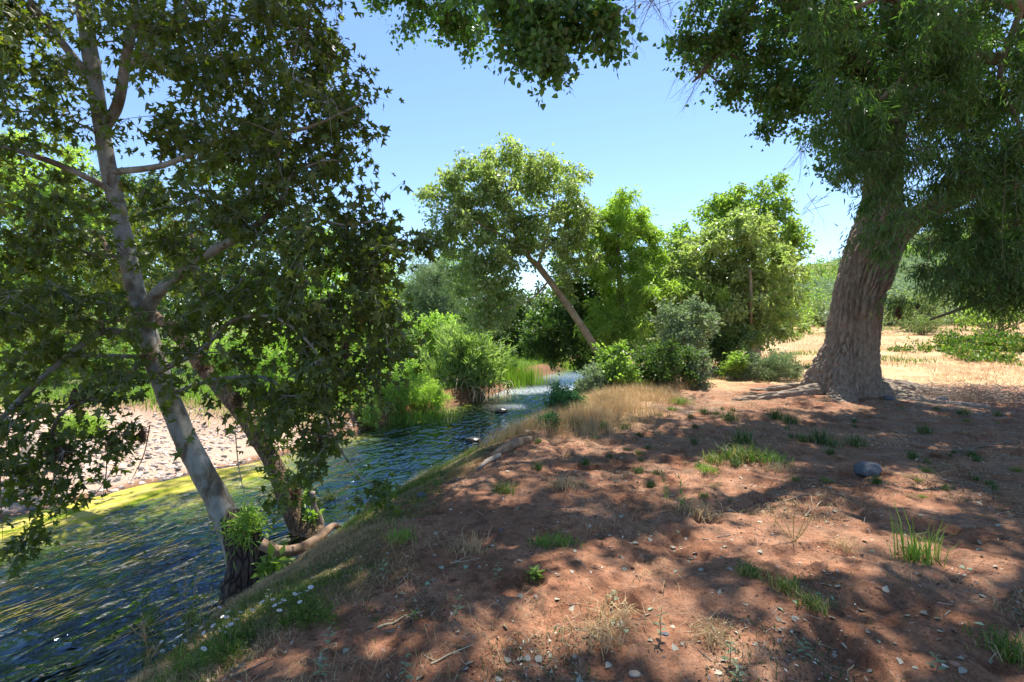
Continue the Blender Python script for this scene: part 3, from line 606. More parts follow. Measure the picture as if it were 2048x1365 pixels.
# --- the big cottonwood
def build_cottonwood():
    rg = np.random.default_rng(5)
    Y = 11.4
    tr = [(1690,812,190),(1688,790,172),(1686,750,137),(1697,700,112),(1705,650,108),(1715,600,106),(1732,550,112),(1750,500,118),(1765,450,112),(1768,400,84),(1775,300,70),(1785,180,62),(1800,40,52),(1815,-120,42),(1820,-300,28)]
    pts = [(*P(a, b, Y), w_ * .74 / 2 / F * Y) for a, b, w_ in tr]
    base = (pts[0][0], Y, hz(pts[0][0], Y)); root = empty('cottonwood_tree', base, 'huge old cottonwood with deeply furrowed grey brown trunk and flared roots', 'tree')
    s = spline(pts, 640); nu = 260
    t, u, v = frames(s[:, :3]); a = np.arange(nu) / nu * 2 * math.pi
    L = np.concatenate([[0], np.cumsum(np.linalg.norm(np.diff(s[:, :3], axis=0), axis=1))])
    r = s[:, 3][:, None] + 0 * a
    hgt = (s[:, 2] - base[2])[:, None]
    fl = np.exp(-np.maximum(hgt, -.2) / .42)
    lob = .5 + .5 * np.cos(5 * a + 1.1 + .6 * np.sin(a * 2))[None]; lob = lob ** 1.6
    Lz_ = L[:, None] + 0 * r
    r = r * (1 - .10 * fl) + fl * (.40 * lob + .06) + .55 * np.exp(-np.maximum(hgt, -.2) / .13) * (lob ** 2 * .35 + .12 * (fbm(np.cos(a)[None] * 3 + 0 * r, np.sin(a)[None] * 3, Lz_ * 2, 3, 4) - .3)) + .05 * np.sin(3 * a + L[:, None] * .7) + .03 * np.sin(7 * a + L[:, None] * 1.3) * (.4 + fl)
    ca, sa = np.cos(a)[None] * r, np.sin(a)[None] * r; Lz = L[:, None] + 0 * r
    tw = .5 * (fbm(ca * 1.2, sa * 1.2, Lz * .8, 2, 3) - .5)
    f1, f2 = voro((ca + tw * .5) * 12, (sa + tw * .5) * 12, Lz * 1.25 + tw * 1.2, 5)
    g1, g2 = voro((ca + tw * .2) * 15, (sa - tw * .2) * 15, Lz * 9, 15)
    d = sstep(.02, .34, f2 - f1) * .058 + sstep(0, .3, g2 - g1) * .014 + .02 * (fbm(ca * 25, sa * 25, Lz * 12, 3, 9) - .5)
    r = r + d - .03
    ring = s[:, None, :3] + r[..., None] * (np.cos(a)[None, :, None] * u[:, None] + np.sin(a)[None, :, None] * v[:, None])
    n = len(s); i = np.arange(n - 1)[:, None] * nu; j = np.arange(nu)[None]; j2 = (j + 1) % nu
    mb = MB(); mb.add(ring.reshape(-1, 3), np.stack([i + j, i + j2, i + nu + j2, i + nu + j], -1).reshape(-1, 4), 0, True)
    mb.build('trunk', M['cotrunk'], root)
    def rough(mb, p, seed, sides=60, n=160, amp=.03):
        q = spline(p, n); t, u, v = frames(q[:, :3]); a = np.arange(sides) / sides * 2 * math.pi
        L = np.concatenate([[0], np.cumsum(np.linalg.norm(np.diff(q[:, :3], axis=0), axis=1))])
        r = q[:, 3][:, None] + 0 * a; ca, sa = np.cos(a) * r, np.sin(a) * r; Lz = L[:, None] + 0 * r
        f1, f2 = voro(ca * 10, sa * 10, Lz * 2.2, seed); r = r * (1 + .25 * (fbm(ca * 3, sa * 3, Lz * 1.5, 3, seed) - .5)) + sstep(.02, .34, f2 - f1) * amp - amp * .6
        ring = q[:, None, :3] + r[..., None] * (np.cos(a)[None, :, None] * u[:, None] + np.sin(a)[None, :, None] * v[:, None])
        i = np.arange(n - 1)[:, None] * sides; j = np.arange(sides)[None]; j2 = (j + 1) % sides
        mb.add(ring.reshape(-1, 3), np.stack([i + j, i + j2, i + sides + j2, i + sides + j], -1).reshape(-1, 4), 0, True)
        return q
    limbs = [
      [(1768,500,11.4,60),(1800,462,11.2,50),(1850,425,10.9,44),(1930,385,10.5,40),(2040,310,10,36),(2200,230,9.5,38),(2400,180,9,22)],
      [(1778,260,11.4,60),(1700,120,11,48),(1600,20,10.5,38),(1490,-60,10,32),(1380,-120,9.5,22),(1200,-200,9,14)],
      [(1800,60,11.4,44),(1750,-80,10,40),(1600,-260,8.4,34),(1350,-420,7,28),(1100,-520,6,20),(850,-560,5.4,12)],
      [(1805,0,11.4,40),(1850,-200,9,36),(1850,-500,7,32),(1700,-800,5.5,26),(1500,-1100,4.5,16)],
      [(1782,160,11.4,40),(1900,60,11.2,34),(2050,-40,11,26),(2250,-120,10.6,14)],
      [(1520,-40,10.1,22),(1490,30,9.9,18),(1450,90,9.7,12),(1410,140,9.6,8),(1385,165,9.6,4)],
    ]
    nodes, nr = [q[:3] for q in s[330::14]], [q[3] * .6 for q in s[330::14]]
    for k, lb in enumerate(limbs):
        mb = MB(); q = rough(mb, [(*P(a_, b_, c_), w_ / 2 / F * c_) for a_, b_, c_, w_ in lb], 40 + k, 48, 150, .022 if k < 5 else .006); mb.build('limb', M['cobark'] if k < 5 else M['twig'], root)
        nodes += [w_[:3] for w_ in q[20::7]]; nr += [w_[3] * .6 for w_ in q[20::7]]
    for p in ([(1665,780,11.3,44),(1610,788,11.2,26),(1560,793,11.1,18),(1510,799,11.0,11),(1465,806,10.9,5)], [(1660,778,11.6,30),(1590,778,11.9,20),(1540,782,12.1,13),(1500,786,12.2,6)],
              [(1715,792,11.3,50),(1790,783,11.5,42),(1840,786,11.6,36),(1882,793,11.5,22),(1915,800,11.5,10)]):
        mb = MB(); rough(mb, [(*(lambda q: (q[0], q[1], hz(q[0], q[1]) + w_ / 2 / F * c_ * .35))(P(a_, b_, c_)), w_ / 2 / F * c_) for a_, b_, c_, w_ in p], 60, 70, 260, .03)
        mb.build('root', M['cotrunk'], root)
    B = [ # crown seen in the frame
      (1480,60,9.8,110,80,.9,34),(1560,130,10,120,90,1,40),(1640,60,10.3,140,90,1.2,40),(1500,170,9.9,70,40,.6,14),(1620,210,10.2,80,70,.8,24),(1400,60,9.6,45,60,.5,12),(1750,80,10.8,140,110,1.2,40),(1900,60,10.8,170,110,1.2,40),
      (1380,100,9.6,30,30,.3,4),(1600,-10,10,160,60,1,34),(1800,150,11,150,120,1.4,44),(1980,180,11.2,120,160,1.4,44),(1720,180,11.2,80,90,1,26),(2000,380,11,80,90,1,24),(1560,235,10,40,40,.5,7),(1700,260,10.6,70,100,.7,22),(1900,200,10.8,120,80,1.,24),
      (1020,5,6.2,80,35,.6,15),(1120,30,6.1,100,45,.6,22),(1060,80,6.1,60,36,.4,10),(1110,125,6.0,38,28,.3,5),(1195,70,6.1,40,35,.4,7),
      (860,10,9,80,40,.7,20),(920,50,9,60,40,.5,10),(830,-40,9,100,50,.8,16),
      (1050,-90,6.4,190,70,.9,34)]
    att = blob_points(B, rg)
    # high crown above the camera, unseen, shaped to dapple the ground with shade
    def box(n, x0, x1, y0, y1, z0, z1): return np.stack([rg.uniform(x0, x1, n), rg.uniform(y0, y1, n), rg.uniform(z0, z1, n)], -1)
    hi = box(1250, -3.5, 14, 1.0, 15, 7.2, 14)
    hi = hi[hi[:, 2] > CAMZ + .72 * hi[:, 1] + .2]
    gapn = fbm((hi[:, 0] - .212 * hi[:, 2]) * .55 + 3.3, (hi[:, 1] - .368 * hi[:, 2]) * .55, 0, 3, 77); hi = hi[gapn < GAPT]
    gx, gy = hi[:, 0] - .212 * hi[:, 2], hi[:, 1] - .368 * hi[:, 2]; keep = np.ones(len(hi), bool)
    for (hx_, hy_, r1, r2) in [(*G(1400, 960)[:2], 1.0, .5), (*G(1240, 1190)[:2], .46, .38), (*G(1650, 1080)[:2], .42, .28), (*G(1080, 1330)[:2], .1, .1), (*G(1540, 790)[:2], .9, .9), (*G(620, 1150)[:2], .3, .3), (*G(1330, 800)[:2], 2.0, 1.4), (*G(1100, 830)[:2], 1.8, 1.8), (*G(1850, 850)[:2], .6, .2)]:  # gaps cut in the crown so sun reaches these spots of soil
        keep &= ((gx - hx_) / (r1 + .22)) ** 2 + ((gy - hy_) / (r2 + .22)) ** 2 > 1
    hi = hi[keep]
    hl = box(90, -4.2, 1.0, 3.2, 8.0, 6.6, 9.5); hl = hl[hl[:, 2] > CAMZ + .72 * hl[:, 1] + .2]; hi = np.vstack([hi, hl])  # hl: extra unseen clumps added to shade the near left bank
    top = box(120, 3, 14, 9, 16, 9, 17)
    mb = MB(); grow(mb, nodes, nr, np.vstack([att, hi, top]), rg, 1, .005, 5, .3, .1)
    foliage(mb, att, rg, 'cottonwood', .078, 92, .33, 8, 0, 1, .003, .5, .4, .2)
    foliage(mb, hi, rg, 'cottonwood', .12, 84, .50, 7, 0, 1, .004, .3, .6, .25)
    foliage(mb, top, rg, 'cottonwood', .12, 100, .6, 7, 0, 1, .004, .3, .6, .3)
    mb.build('crown', [M['cot'], M['twig']], root)
    # bare dead twigs hanging from the limb
    for (px, py, Yd, n_, L_) in ((1410,130,9.6,16,.75),(1280,0,7.5,18,.7),(1330,-10,7.6,10,.6),(1620,280,10,12,.8),(1640,400,10.4,7,.6)):
        mb = MB(); q0 = P(px, py, Yd)
        for k in range(n_):
            d = unit(np.array([rg.normal(-.35, .5), rg.normal(0, .4), rg.uniform(-1.1, -.1)])); st = q0 + rg.normal(0, .12, 3); l_ = L_ * rg.uniform(.4, 1.2)
            pp = spline([(*st, .006), (*(st + d * l_ * .5 + rg.normal(0, .05, 3)), .0035), (*(st + d * l_ + np.array([0, 0, -.1 * l_])), .0015)], 8); tube(mb, pp[:, :3], pp[:, 3], 4)
            for z in range(4):
                b_ = pp[int(rg.integers(2, 7)), :3]; e_ = b_ + (d + rg.normal(0, .5, 3)) * l_ * .3; prisms(mb, b_[None], e_[None], .002, .001)
        mb.build('dead_twig', M['twig'], root)
GAPT = .80
M['cotrunk'] = plain('cottonwood_trunk_bark', (.165,.122,.088), (.37,.29,.215), 14, .92, .9, (1,1,.45), bscale=46, dist=.008)
build_cottonwood()

# --- willow reaching in from the right, in front of the cottonwood
wl, wat = tree('willow_tree', 'dark narrow leaved willow whose hanging branches cross in front of the cottonwood trunk', 'tree',
    [(2420,900,8.2,90),(2400,700,8.1,80),(2350,450,8,70),(2260,200,7.9,58),(2200,0,7.8,44),(2150,-200,7.7,26)],
    [[(2300,300,7.9,40),(2150,180,7.8,30),(2000,120,7.8,22),(1850,130,7.9,14),(1760,200,8,8)],[(2350,450,8,40),(2200,420,8,30),(2080,430,8.4,20),(1960,470,8.8,12),(1900,500,9,6)],
     [(2250,180,7.9,34),(2050,20,7.6,24),(1850,-30,7.4,16),(1700,20,7.4,8)],[(1850,130,7.9,9),(1790,280,7.9,6),(1780,420,7.9,4)],[(2380,600,8.2,20),(2150,560,8.8,14),(1980,600,9.4,9),(1860,640,10,4)],[(2040,25,7.6,12),(2000,150,7.6,9),(2040,260,7.6,6),(2030,380,7.7,4)]],
    [(1760,280,8,80,90,.7,34),(1775,390,7.9,45,60,.5,12),(1765,480,7.9,34,44,.4,7),(1700,200,7.8,70,60,.6,16),(1850,200,8,100,100,.8,36),(1950,120,7.8,110,100,.9,40),(1850,60,7.6,130,70,.8,32),(2020,260,7.8,80,90,.7,28),(1900,320,8,80,60,.6,20),(1980,350,8,90,60,.7,24),(1960,430,9.4,110,60,1,34),(2030,520,9.4,70,70,1,30),(1900,560,9.6,70,30,.6,12),
     (1940,480,8.8,90,60,.8,30),(2030,430,8.2,50,80,.8,22),(1900,550,9,60,30,.6,9),(2000,560,9,80,50,.8,26),(2030,610,9.2,50,30,.6,8),(2150,300,8,120,250,1.2,60),(2200,560,8.6,110,90,1.2,30),(1650,40,7.4,60,60,.5,9),(1690,330,7.9,40,30,.4,4),(1820,600,9.9,40,15,.4,3)],
    'lance', M['wil'], M['twig'], .125, 96, .34, 51, twigs=8, tw_r=.003, droop=.75, rtip=.0045, sides=16, jit=.14, gdroop=.8, upn=.6, flat=.8)
for (px, py, L_) in ((2035,150,2.2),(2010,330,1.6),(1860,470,.7)):
    mb = MB(); q0 = P(px, py, 7.6); pp = spline([(*q0, .010), (*(q0 + [.04, .05, -L_ * .3]), .007), (*(q0 + [.05, .1, -L_ * .65]), .005), (*(q0 + [.10, .1, -L_]), .003)], 24); tube(mb, pp[:, :3], pp[:, 3] * .7, 5); mb.build('bare_stem', M['twig'], wl)

# --- trees and shrubs across the middle distance
def bt(name, label, cat, base, h_trunk, blobs, kind, m, size, per, spread, seed, bark='twig', group=None, limbs=None, w=26, **k):
    """base = (px, py, Y) foot; trunk runs to h_trunk = (px, py)"""
    px, py, Y = base; tx, ty = h_trunk
    trunk = [(px, py, Y, w), (px * .6 + tx * .4 + 4, py * .6 + ty * .4, Y, w * .8), (px * .25 + tx * .75 - 3, py * .25 + ty * .75, Y, w * .6), (tx, ty, Y, w * .3)]
    return tree(name, label, cat, trunk, limbs or [], blobs, kind, M[m], M[bark], size, per, spread * .95, seed, group, **{**k, 'jit': k.get('jit', .25) * .65})[0]
# leaning sycamore over the river bend
tree('sycamore_tree', 'sycamore beyond the river bend whose long tan trunk leans left over the water', 'tree',
    [(1225,760,17,22.3),(1200,712,17,17.4),(1165,655,17,14.9),(1120,590,17,13.6),(1078,535,17,12.4),(1050,505,17,8.1),(1020,440,17,5.6),(1010,360,17,3.1)],
    [[(1076,535,17,8.1),(1085,500,17,6.8),(1100,440,17,5.0),(1110,380,17,3.1)],[(1050,505,17,5.6),(1000,470,16.6,4.3),(940,440,16.2,3.1),(890,420,16,1.9)],[(1060,515,17,5.0),(1040,430,17.4,3.7),(1030,330,17.6,2.5)],[(1100,560,17,4.3),(1060,600,16.4,3.1),(1000,620,16,2.5),(960,650,15.8,1.9)]],
    [(1010,340,17.3,75,55,1.2,38),(1090,330,17.2,55,45,1,16),(950,370,16.6,70,50,1.,28),(1120,380,17.2,60,60,1.1,26),(1040,410,17,110,55,1.4,54),(910,430,16.4,60,45,.9,20),(970,460,16.6,80,60,1.2,32),(1080,470,17,80,50,1.2,30),(1140,450,17.2,45,60,.9,16),(1165,420,17.4,30,40,.8,9),(1165,500,17.4,40,50,.9,14),(1130,560,17.4,45,45,.9,12),(870,400,16.4,30,30,.7,6),(900,360,16.6,35,25,.7,6),
     (940,520,16.2,60,50,1,20),(990,540,16.3,50,45,1,16),(950,590,16,60,50,1,20),(1010,590,16.2,35,45,.8,9),(985,640,16,50,30,.8,9),(880,480,16.2,36,30,.6,7)],
    'oval', M['bgsyc'], M['palebark'], .14, 96, .40, 101, twigs=7, tw_r=.005, droop=.3, sides=12, wob=.05, jit=.2, rtip=.006)
bt('willow_tree', 'bright green willow with an upright dark trunk right of the leaning sycamore', 'tree', (1248,745,18.2), (1236,470),
   [(1242,415,18.2,42,40,.8,20),(1245,460,18.2,65,50,1,34),(1200,500,18.2,42,60,.8,18),(1290,490,18.2,45,60,.8,22),(1245,560,18.1,85,65,1.2,50),(1320,580,17.8,80,50,1.1,36),(1230,650,17.9,70,50,1,30),(1390,590,17.4,50,40,.8,14),(1290,660,17.4,60,45,.9,20)],
   'lance', 'bgwil', .22, 120, .40, 111, limbs=[[(1240,640,18.2,10),(1300,625,17.8,8),(1350,600,17.4,6),(1400,580,17.2,3)],[(1238,560,18.2,9),(1210,500,18.2,6),(1200,450,18.2,3)]], w=16, tw_r=.004, droop=.45, jit=.3)
bt('broadleaf_tree', 'broad light green tree standing left of the cottonwood behind the pale shrub', 'tree', (1500,730,18), (1490,470),
   [(1480,470,18,75,50,1.3,40),(1430,520,18,75,60,1.3,44),(1520,540,18,65,70,1.2,44),(1400,600,17.6,70,60,1.2,36),(1470,620,17.6,90,60,1.4,50),(1540,640,17.8,50,50,1,20),(1370,520,18.2,50,50,1,20),(1450,680,17.6,80,40,1.1,26)],
   'oval', 'bgsyc', .15, 120, .45, 121, limbs=[[(1500,680,18,9),(1502,600,17,7),(1500,540,17,5)],[(1498,640,18,9),(1450,580,18,6),(1420,530,18,3)]], w=20, bark='palebark', tw_r=.004, jit=.32)
bt('sycamore_tree', 'open crowned sycamore with sparse top branches against the sky left of the cottonwood', 'tree', (1510,735,20.5), (1530,400),
   [(1440,420,20.5,45,45,1,22),(1480,400,20.5,40,30,1,14),(1540,400,20.5,40,45,1,16),(1560,450,20.5,40,40,1,14),(1585,480,20.5,24,40,.6,8),(1575,540,20.3,30,50,.8,14),(1560,600,20,40,50,1,16),(1500,450,20.5,60,50,1.2,18)],
   'oval', 'bgmid', .17, 100, .5, 131, limbs=[[(1520,560,20.5,9),(1480,470,20.5,6),(1450,400,20.5,3)],[(1525,520,20.5,8),(1570,480,20.5,5),(1595,440,20.5,3)]], w=18, bark='palebark', tw_r=.005, jit=.34)
bt('broadleaf_tree', 'narrow mid green tree filling the gap between the willow and the broad tree', 'tree', (1350,735,20), (1350,500), [(1350,500,20,50,55,1.2,28),(1330,560,20,60,60,1.2,30),(1370,600,20,60,60,1.2,26),(1300,600,20,60,60,1.2,22)],
   'oval', 'bgmid', .16, 110, .5, 141, w=14, jit=.32)
bt('shade_tree', 'dark crowned tree right of the river bend behind the leaning tan trunk', 'tree', (1195,748,20), (1150,520),
   [(1160,560,20,60,70,1.4,34),(1120,650,20,60,50,1.2,30),(1170,660,20,55,70,1.2,34),(1190,600,20,50,70,1.2,20),(1100,690,20.5,45,32,1,18),(1190,710,19,40,40,1,14)],
   'oval', 'bgdark', .16, 120, .5, 151, w=20, jit=.32)
bt('shade_tree', 'dark tree overhanging the far end of the river, left of the leaning tan trunk', 'tree', (1010,738,32), (1010,620),
   [(1000,640,32,60,42,2,34),(1050,670,32,45,34,1.6,24),(950,640,32,50,50,2,26),(1080,690,34,40,26,1.6,18),(990,590,33,50,50,2,24),(1035,605,33,28,30,1.2,12),(1115,600,33,24,40,1.2,10)],
   'oval', 'bgdark', .22, 110, .8, 161, w=12, jit=.33)
bt('olive_tree', 'rounded grey green tree on the far side of the river above the cane clump', 'tree', (860,720,30), (860,560),
   [(860,560,30,50,50,1.8,36),(835,600,30,45,50,1.6,26),(890,600,30,45,50,1.6,26),(860,640,30,60,40,1.8,26)], 'lance', 'bggrey', .24, 130, .7, 171, w=12, jit=.34)
bt('willow_tree', 'tall mid green willow behind the rounded grey green tree', 'tree', (915,720,36), (915,540),
   [(915,540,36,45,42,2,28),(890,580,36,40,50,2,22),(945,590,36,45,60,2,28),(915,640,36,60,50,2,26),(800,560,36,60,60,2,26),(800,620,35,60,50,2,22)], 'lance', 'bgmid', .3, 120, .9, 181, w=10, jit=.34)
L_ = [ # left bank trees seen through the sycamore
 ('light green tree with a full crown at the far left across the gravel bar', (70,760,20), (70,430), [(60,330,20,100,70,1.8,40),(-40,420,20,110,110,1.8,40),(110,430,20,110,90,1.8,46),(40,560,20,120,80,1.8,40),(-60,600,20,120,90,1.8,30)], 'bgwil', 'oval'),
 ('sunlit green tree across the gravel bar, seen directly behind the pale sycamore trunk', (260,760,22), (250,430), [(230,400,22,100,90,2,44),(300,500,22,110,90,2,46),(190,560,22,110,80,2,40),(330,620,21,100,70,1.8,32)], 'bgdark', 'oval'),
 ('bluish green tree across the river, seen through the middle of the sycamore crown', (470,750,24), (470,400), [(460,370,24,75,70,2,40),(520,450,24,90,80,2,44),(420,480,24,90,80,2,40),(480,570,24,120,70,2,46)], 'bgdark', 'oval'),
 ('bushy green tree across the river behind the right edge of the sycamore crown', (650,740,26), (640,500), [(640,500,26,90,70,2,44),(720,560,26,80,70,2,40),(600,600,25,110,60,2,40),(740,640,24,90,55,1.8,36),(660,680,23,100,40,1.6,28)], 'bgwil', 'oval'),
 ('low lime green willow behind the gravel bar, left of the brown leaning trunk', (170,790,17), (170,680), [(150,700,17,120,55,1.4,46),(280,720,17,90,50,1.3,36),(30,720,17,110,60,1.4,40),(200,650,17.5,120,50,1.3,30)], 'bgmid', 'lance'),
 ('low lime green willow behind the gravel bar, right of the brown leaning trunk', (480,780,17.5), (480,690), [(470,715,17.5,90,50,1.3,38),(580,730,17.5,90,45,1.3,36),(680,740,17,80,45,1.2,30),(540,680,18,110,45,1.3,26)], 'lime', 'lance'),
]
for k, (lab, b_, t_, bl, m_, kd) in enumerate(L_):
    bt('bank_tree' if k < 4 else 'bank_willow', lab, 'tree', b_, t_, bl, kd, m_, .17 if kd == 'oval' else .2, 110, .55, 200 + k, w=16, jit=.33)
# far belt that closes the horizon
far = [(-500,520,60),(-250,500,58),(40,480,55),(330,470,58),(620,520,60),(830,560,62),(1000,600,75),(1180,560,70),(1320,540,60),(1450,560,62),(1560,640,70),(2700,520,60),(3200,500,50)]
fl_lab = ['far mid green tree standing in the distant belt behind the left bank', 'far dark tree in the distant belt behind the river bend trees']
for k, (px, ty, Y) in enumerate(far):
    gy = HOR + (CAMZ - hz((px - 1024) / F * Y, Y)) / Y * F; r_ = (gy - ty) / 2
    bt('far_tree', fl_lab[k % 2], 'tree', (px, gy, Y), (px, ty + r_ * .6), [(px, ty + r_, Y, r_ * 1.9, r_ * .95, 4, 90), (px + 60, ty + r_ * 1.2, Y, r_ * 1.6, r_ * .8, 4, 50)], 'oval', ['bgmid', 'bgdark'][k % 2], .5, 60, 1.4, 300 + k, group='distant trees closing the horizon', w=8, jit=.4, tw_r=0, twigs=4)

# shrubs
def shrub(name, label, cat, px, py, rx, ry, m, kind, size, n, per, spread, seed, Y=None, group=None, up=False, stemm='twig', depth=.5):
    rg = np.random.default_rng(seed)
    g = G(px, py + ry * .85) if Y is None else P(px, py + ry, Y)
    if Y is not None: g[2] = max(hz(g[0], g[1]), WZ)
    Y = g[1]; o = empty(name, g, label, cat, group)
    att = blob_points([(px, py, Y, rx, ry, rx / F * Y * depth * 1.6, n)], rg)
    mb = MB(); st = g + rg.normal(0, .06, (len(att), 3)) * [1, 1, 0]
    prisms(mb, st, att, .006, .003); mb.build('stems', M[stemm], o)
    mb = MB(); foliage(mb, att, rg, kind, size, per, spread, 6, 0, 0, .002, -.2 if up else .15, .5, .25); mb.build('foliage', [M[m]], o)
    return o
S = [
 ('leafy_shrub','pale green willow shrub behind the dark round shrub','shrub',1370,655,62,55,'silver','oval',.11,70,100,.28,14.2),
 ('dark_shrub','dark rounded evergreen shrub in shade at the end of the red bank','shrub',1325,730,68,50,'bgdark','oval',.075,70,150,.26,12.9),
 ('silver_shrub','grey green shrub edge right of the dark rounded shrub','shrub',1400,735,28,38,'bggrey','oval',.07,26,110,.2,12.9),
 ('silver_shrub','silvery grey shrub on the bank rim beside the rapids','shrub',1180,765,34,42,'silver','oval',.07,34,90,.17,12.0),
 ('leafy_shrub','broad leaved fresh green shrub at the foot of the leaning tan trunk','shrub',1222,735,36,48,'bgmid','oval',.11,38,80,.2,12.4),
 ('leafy_shrub','small green shrub between the broad leaved shrub and the dark shrub','shrub',1265,765,30,30,'bgwil','oval',.08,24,80,.18,12.6),
 ('bank_shrub','feathery blue green shrub overhanging the water below the dry grass','shrub',1130,805,34,30,'teal','lance',.10,30,110,.17,None),
 ('bank_shrub','small blue green tuft trailing into the water','shrub',1098,845,18,12,'teal','lance',.09,10,80,.12,None),
 ('pale_shrub','low pale green bush left of the cottonwood roots','shrub',1545,732,62,26,'silver','lance',.12,60,100,.24,15),
 ('leafy_shrub','upright green shrub at the left end of the low pale bush','shrub',1470,725,28,30,'bgmid','oval',.09,24,90,.22,15),
 ('shade_shrub','shaded green undergrowth bush below the broad light green tree','shrub',1440,700,40,35,'bgdark','oval',.1,30,90,.26,16.5),
 ('lime_bush','feathery lime green bush on the far bank beside the water','shrub',800,775,44,46,'lime','lance',.13,56,120,.26,15.6),
 ('bank_weed','mid green weedy clump on the bank edge next to the lime bush','shrub',862,790,34,36,'bgwil','lance',.12,36,110,.22,16.3),
 ('bank_weed','small green plant on the muddy far bank nearest the gravel bar','shrub',735,835,28,22,'bgwil','oval',.09,20,80,.2,14),
 ('leafy_shrub','bright yellow green shrub above the cane clump on the far bank','shrub',880,665,50,36,'lime','oval',.14,46,100,.36,22),
 ('leafy_shrub','dark green shrub behind the lime bush on the far bank','shrub',790,690,60,40,'bgdark','oval',.13,50,100,.36,20),
 ('leafy_shrub','yellow green shrub behind the lime bush under the sycamore branch tips','shrub',760,735,70,30,'lime','oval',.12,44,90,.3,18),
 ('bar_shrub','low green bush growing on the pale gravel bar','shrub',160,850,42,22,'bgwil','lance',.11,34,80,.2,None),
 ('leafy_shrub','shaded shrub behind the cattails at the far river end','shrub',985,720,40,26,'bgdark','oval',.16,34,90,.4,25),
]
for k, s_ in enumerate(S):
    (nm, lab, cat, px, py, rx, ry, m_, kd, sz, n_, per, spr, Y_) = s_
    shrub(nm, lab, cat, px, py, rx, ry, m_, kd, sz, n_, per, spr, 400 + k, Y_)

# cane clump with arching dry stems
cg = P(940, 790, 19.8); cg[2] = hz(cg[0], cg[1]); ca_ = empty('cane_clump', cg, 'tall green giant cane clump with dry stems drooping into the river', 'cane')
rgc = np.random.default_rng(90); mb = MB(); mbl = MB()
for k in range(150):
    b_ = cg + rgc.normal(0, 1, 3) * [.55, .4, 0]; b_[2] = max(hz(b_[0], b_[1]), WZ); a_ = rgc.uniform(0, 6.28); h_ = rgc.uniform(1.0, 2.15); ln = rgc.uniform(.1, .75) * h_ * .7
    d = np.array([math.cos(a_), math.sin(a_), 0]); p = spline([(*b_, .009), (*(b_ + d * ln * .3 + [0, 0, h_ * .55]), .007), (*(b_ + d * ln + [0, 0, h_]), .003)], 8); tube(mb, p[:, :3], p[:, 3], 4)
    t = rgc.integers(2, 8, 34); ps = p[t, :3] + rgc.normal(0, .04, (34, 3)); dv = rgc.normal(0, .6, (34, 3)) + [0, 0, .7] + d * .4; leaves(mbl, 'lance', ps, dv, rgc.normal(0, 1, (34, 3)), rgc.uniform(.2, .42, 34))
mb.build('stems', M['grass'], ca_); mbl.build('foliage', [leaf_mat('cane_leaf', (.20,.30,.10), (.38,.46,.22), None, .45, (1.4,1.6,.6), .45, .4)], ca_)
mb = MB()
for k in range(46):
    b_ = cg + np.array([rgc.uniform(-1.3, 1.5), rgc.uniform(-.9, -.1), 0]); b_[2] = max(hz(b_[0], b_[1]), WZ) + rgc.uniform(.1, .5); e_ = b_ + np.array([rgc.normal(-.1, .5), -rgc.uniform(.3, 1.0), 0]); e_[2] = WZ + .02
    p = spline([(*b_, .014), (*((b_ + e_) / 2 + [0, 0, rgc.uniform(.15, .5)]), .012), (*e_, .006)], 10); tube(mb, p[:, :3], p[:, 3], 5)
mb.build('dry_stems', M['cane'], ca_)
def reed(name, label, px, py, hpx, wpx, m_, seed, n=700, lean=.12, h=None, Y=None):
    rg = np.random.default_rng(seed); g = G(px, py) if Y is None else P(px, py, Y)
    g[2] = max(hz(g[0], g[1]), WZ); H_ = hpx / F * g[1]; o = empty(name, g, label, name.replace('_', ' ').split()[0] if name != 'tall_grass' else 'grass')
    b_ = g + rg.normal(0, 1, (n, 3)) * [wpx / F * g[1] * .5, wpx / F * g[1] * .35, 0]; b_[:, 2] = np.maximum(H(b_[:, 0], b_[:, 1]), WZ - .02)
    mb = MB(); blades(mb, b_, H_ * rg.uniform(.5, 1.1, n), .02 * g[1] / 20, lean, rg=rg); mb.build('foliage', M[m_], o)
reed('cattail_clump', 'upright bright green cattails standing at the water edge right of the cane clump', 1040, 768, 44, 44, 'brightgrass', 501)
reed('cattail_clump', 'small green reed tuft between the cane clump and the cattails', 1018, 775, 30, 24, 'brightgrass', 502, 300)
reed('reed_bed', 'bright green reeds at the far end of the visible river', 1100, 735, 26, 80, 'brightgrass', 503, 900, .2, Y=33)
reed('reed_bed', 'green grass margin on the far bank below the lime bush', 820, 832, 26, 100, 'brightgrass', 504, 900, .5, Y=15.2)

# ---------------------------------------------------------------- hillside, house
def make_bush(seed, m_, n=26):
    rg = np.random.default_rng(seed); d = unit(rg.normal(size=(n, 3))) * rg.uniform(.2, 1, (n, 1)) ** .5; att = d * [1, 1, .55] + [0, 0, .6]
    r = empty('hillside_bush', (0, 0, 0), 'rounded bush', 'bush'); mb = MB(); prisms(mb, att * 0 + rg.normal(0, .05, att.shape) * [1, 1, 0], att, .02, .008); mb.build('stems', M['twig'], r)
    mb = MB(); foliage(mb, att, rg, 'oval', .10, 70, .34, 5, 0, 0, .0, .1, .5, .35); mb.build('foliage', [M[m_]], r); return r
M['scrub'] = leaf_mat('scrub_leaf', (.12,.17,.06), (.24,.29,.13), None, .4, (1.4,1.6,.7), .5, .3)
protos = [make_bush(1, 'bggrey'), make_bush(2, 'scrub'), make_bush(3, 'bgmid'), make_bush(4, 'silver')]
blab = ['grey green rounded bush on the dry hillside', 'mid green rounded bush on the dry hillside', 'bright green rounded bush on the dry hillside', 'pale silvery bush on the dry hillside']
rgh = np.random.default_rng(33); pend = []
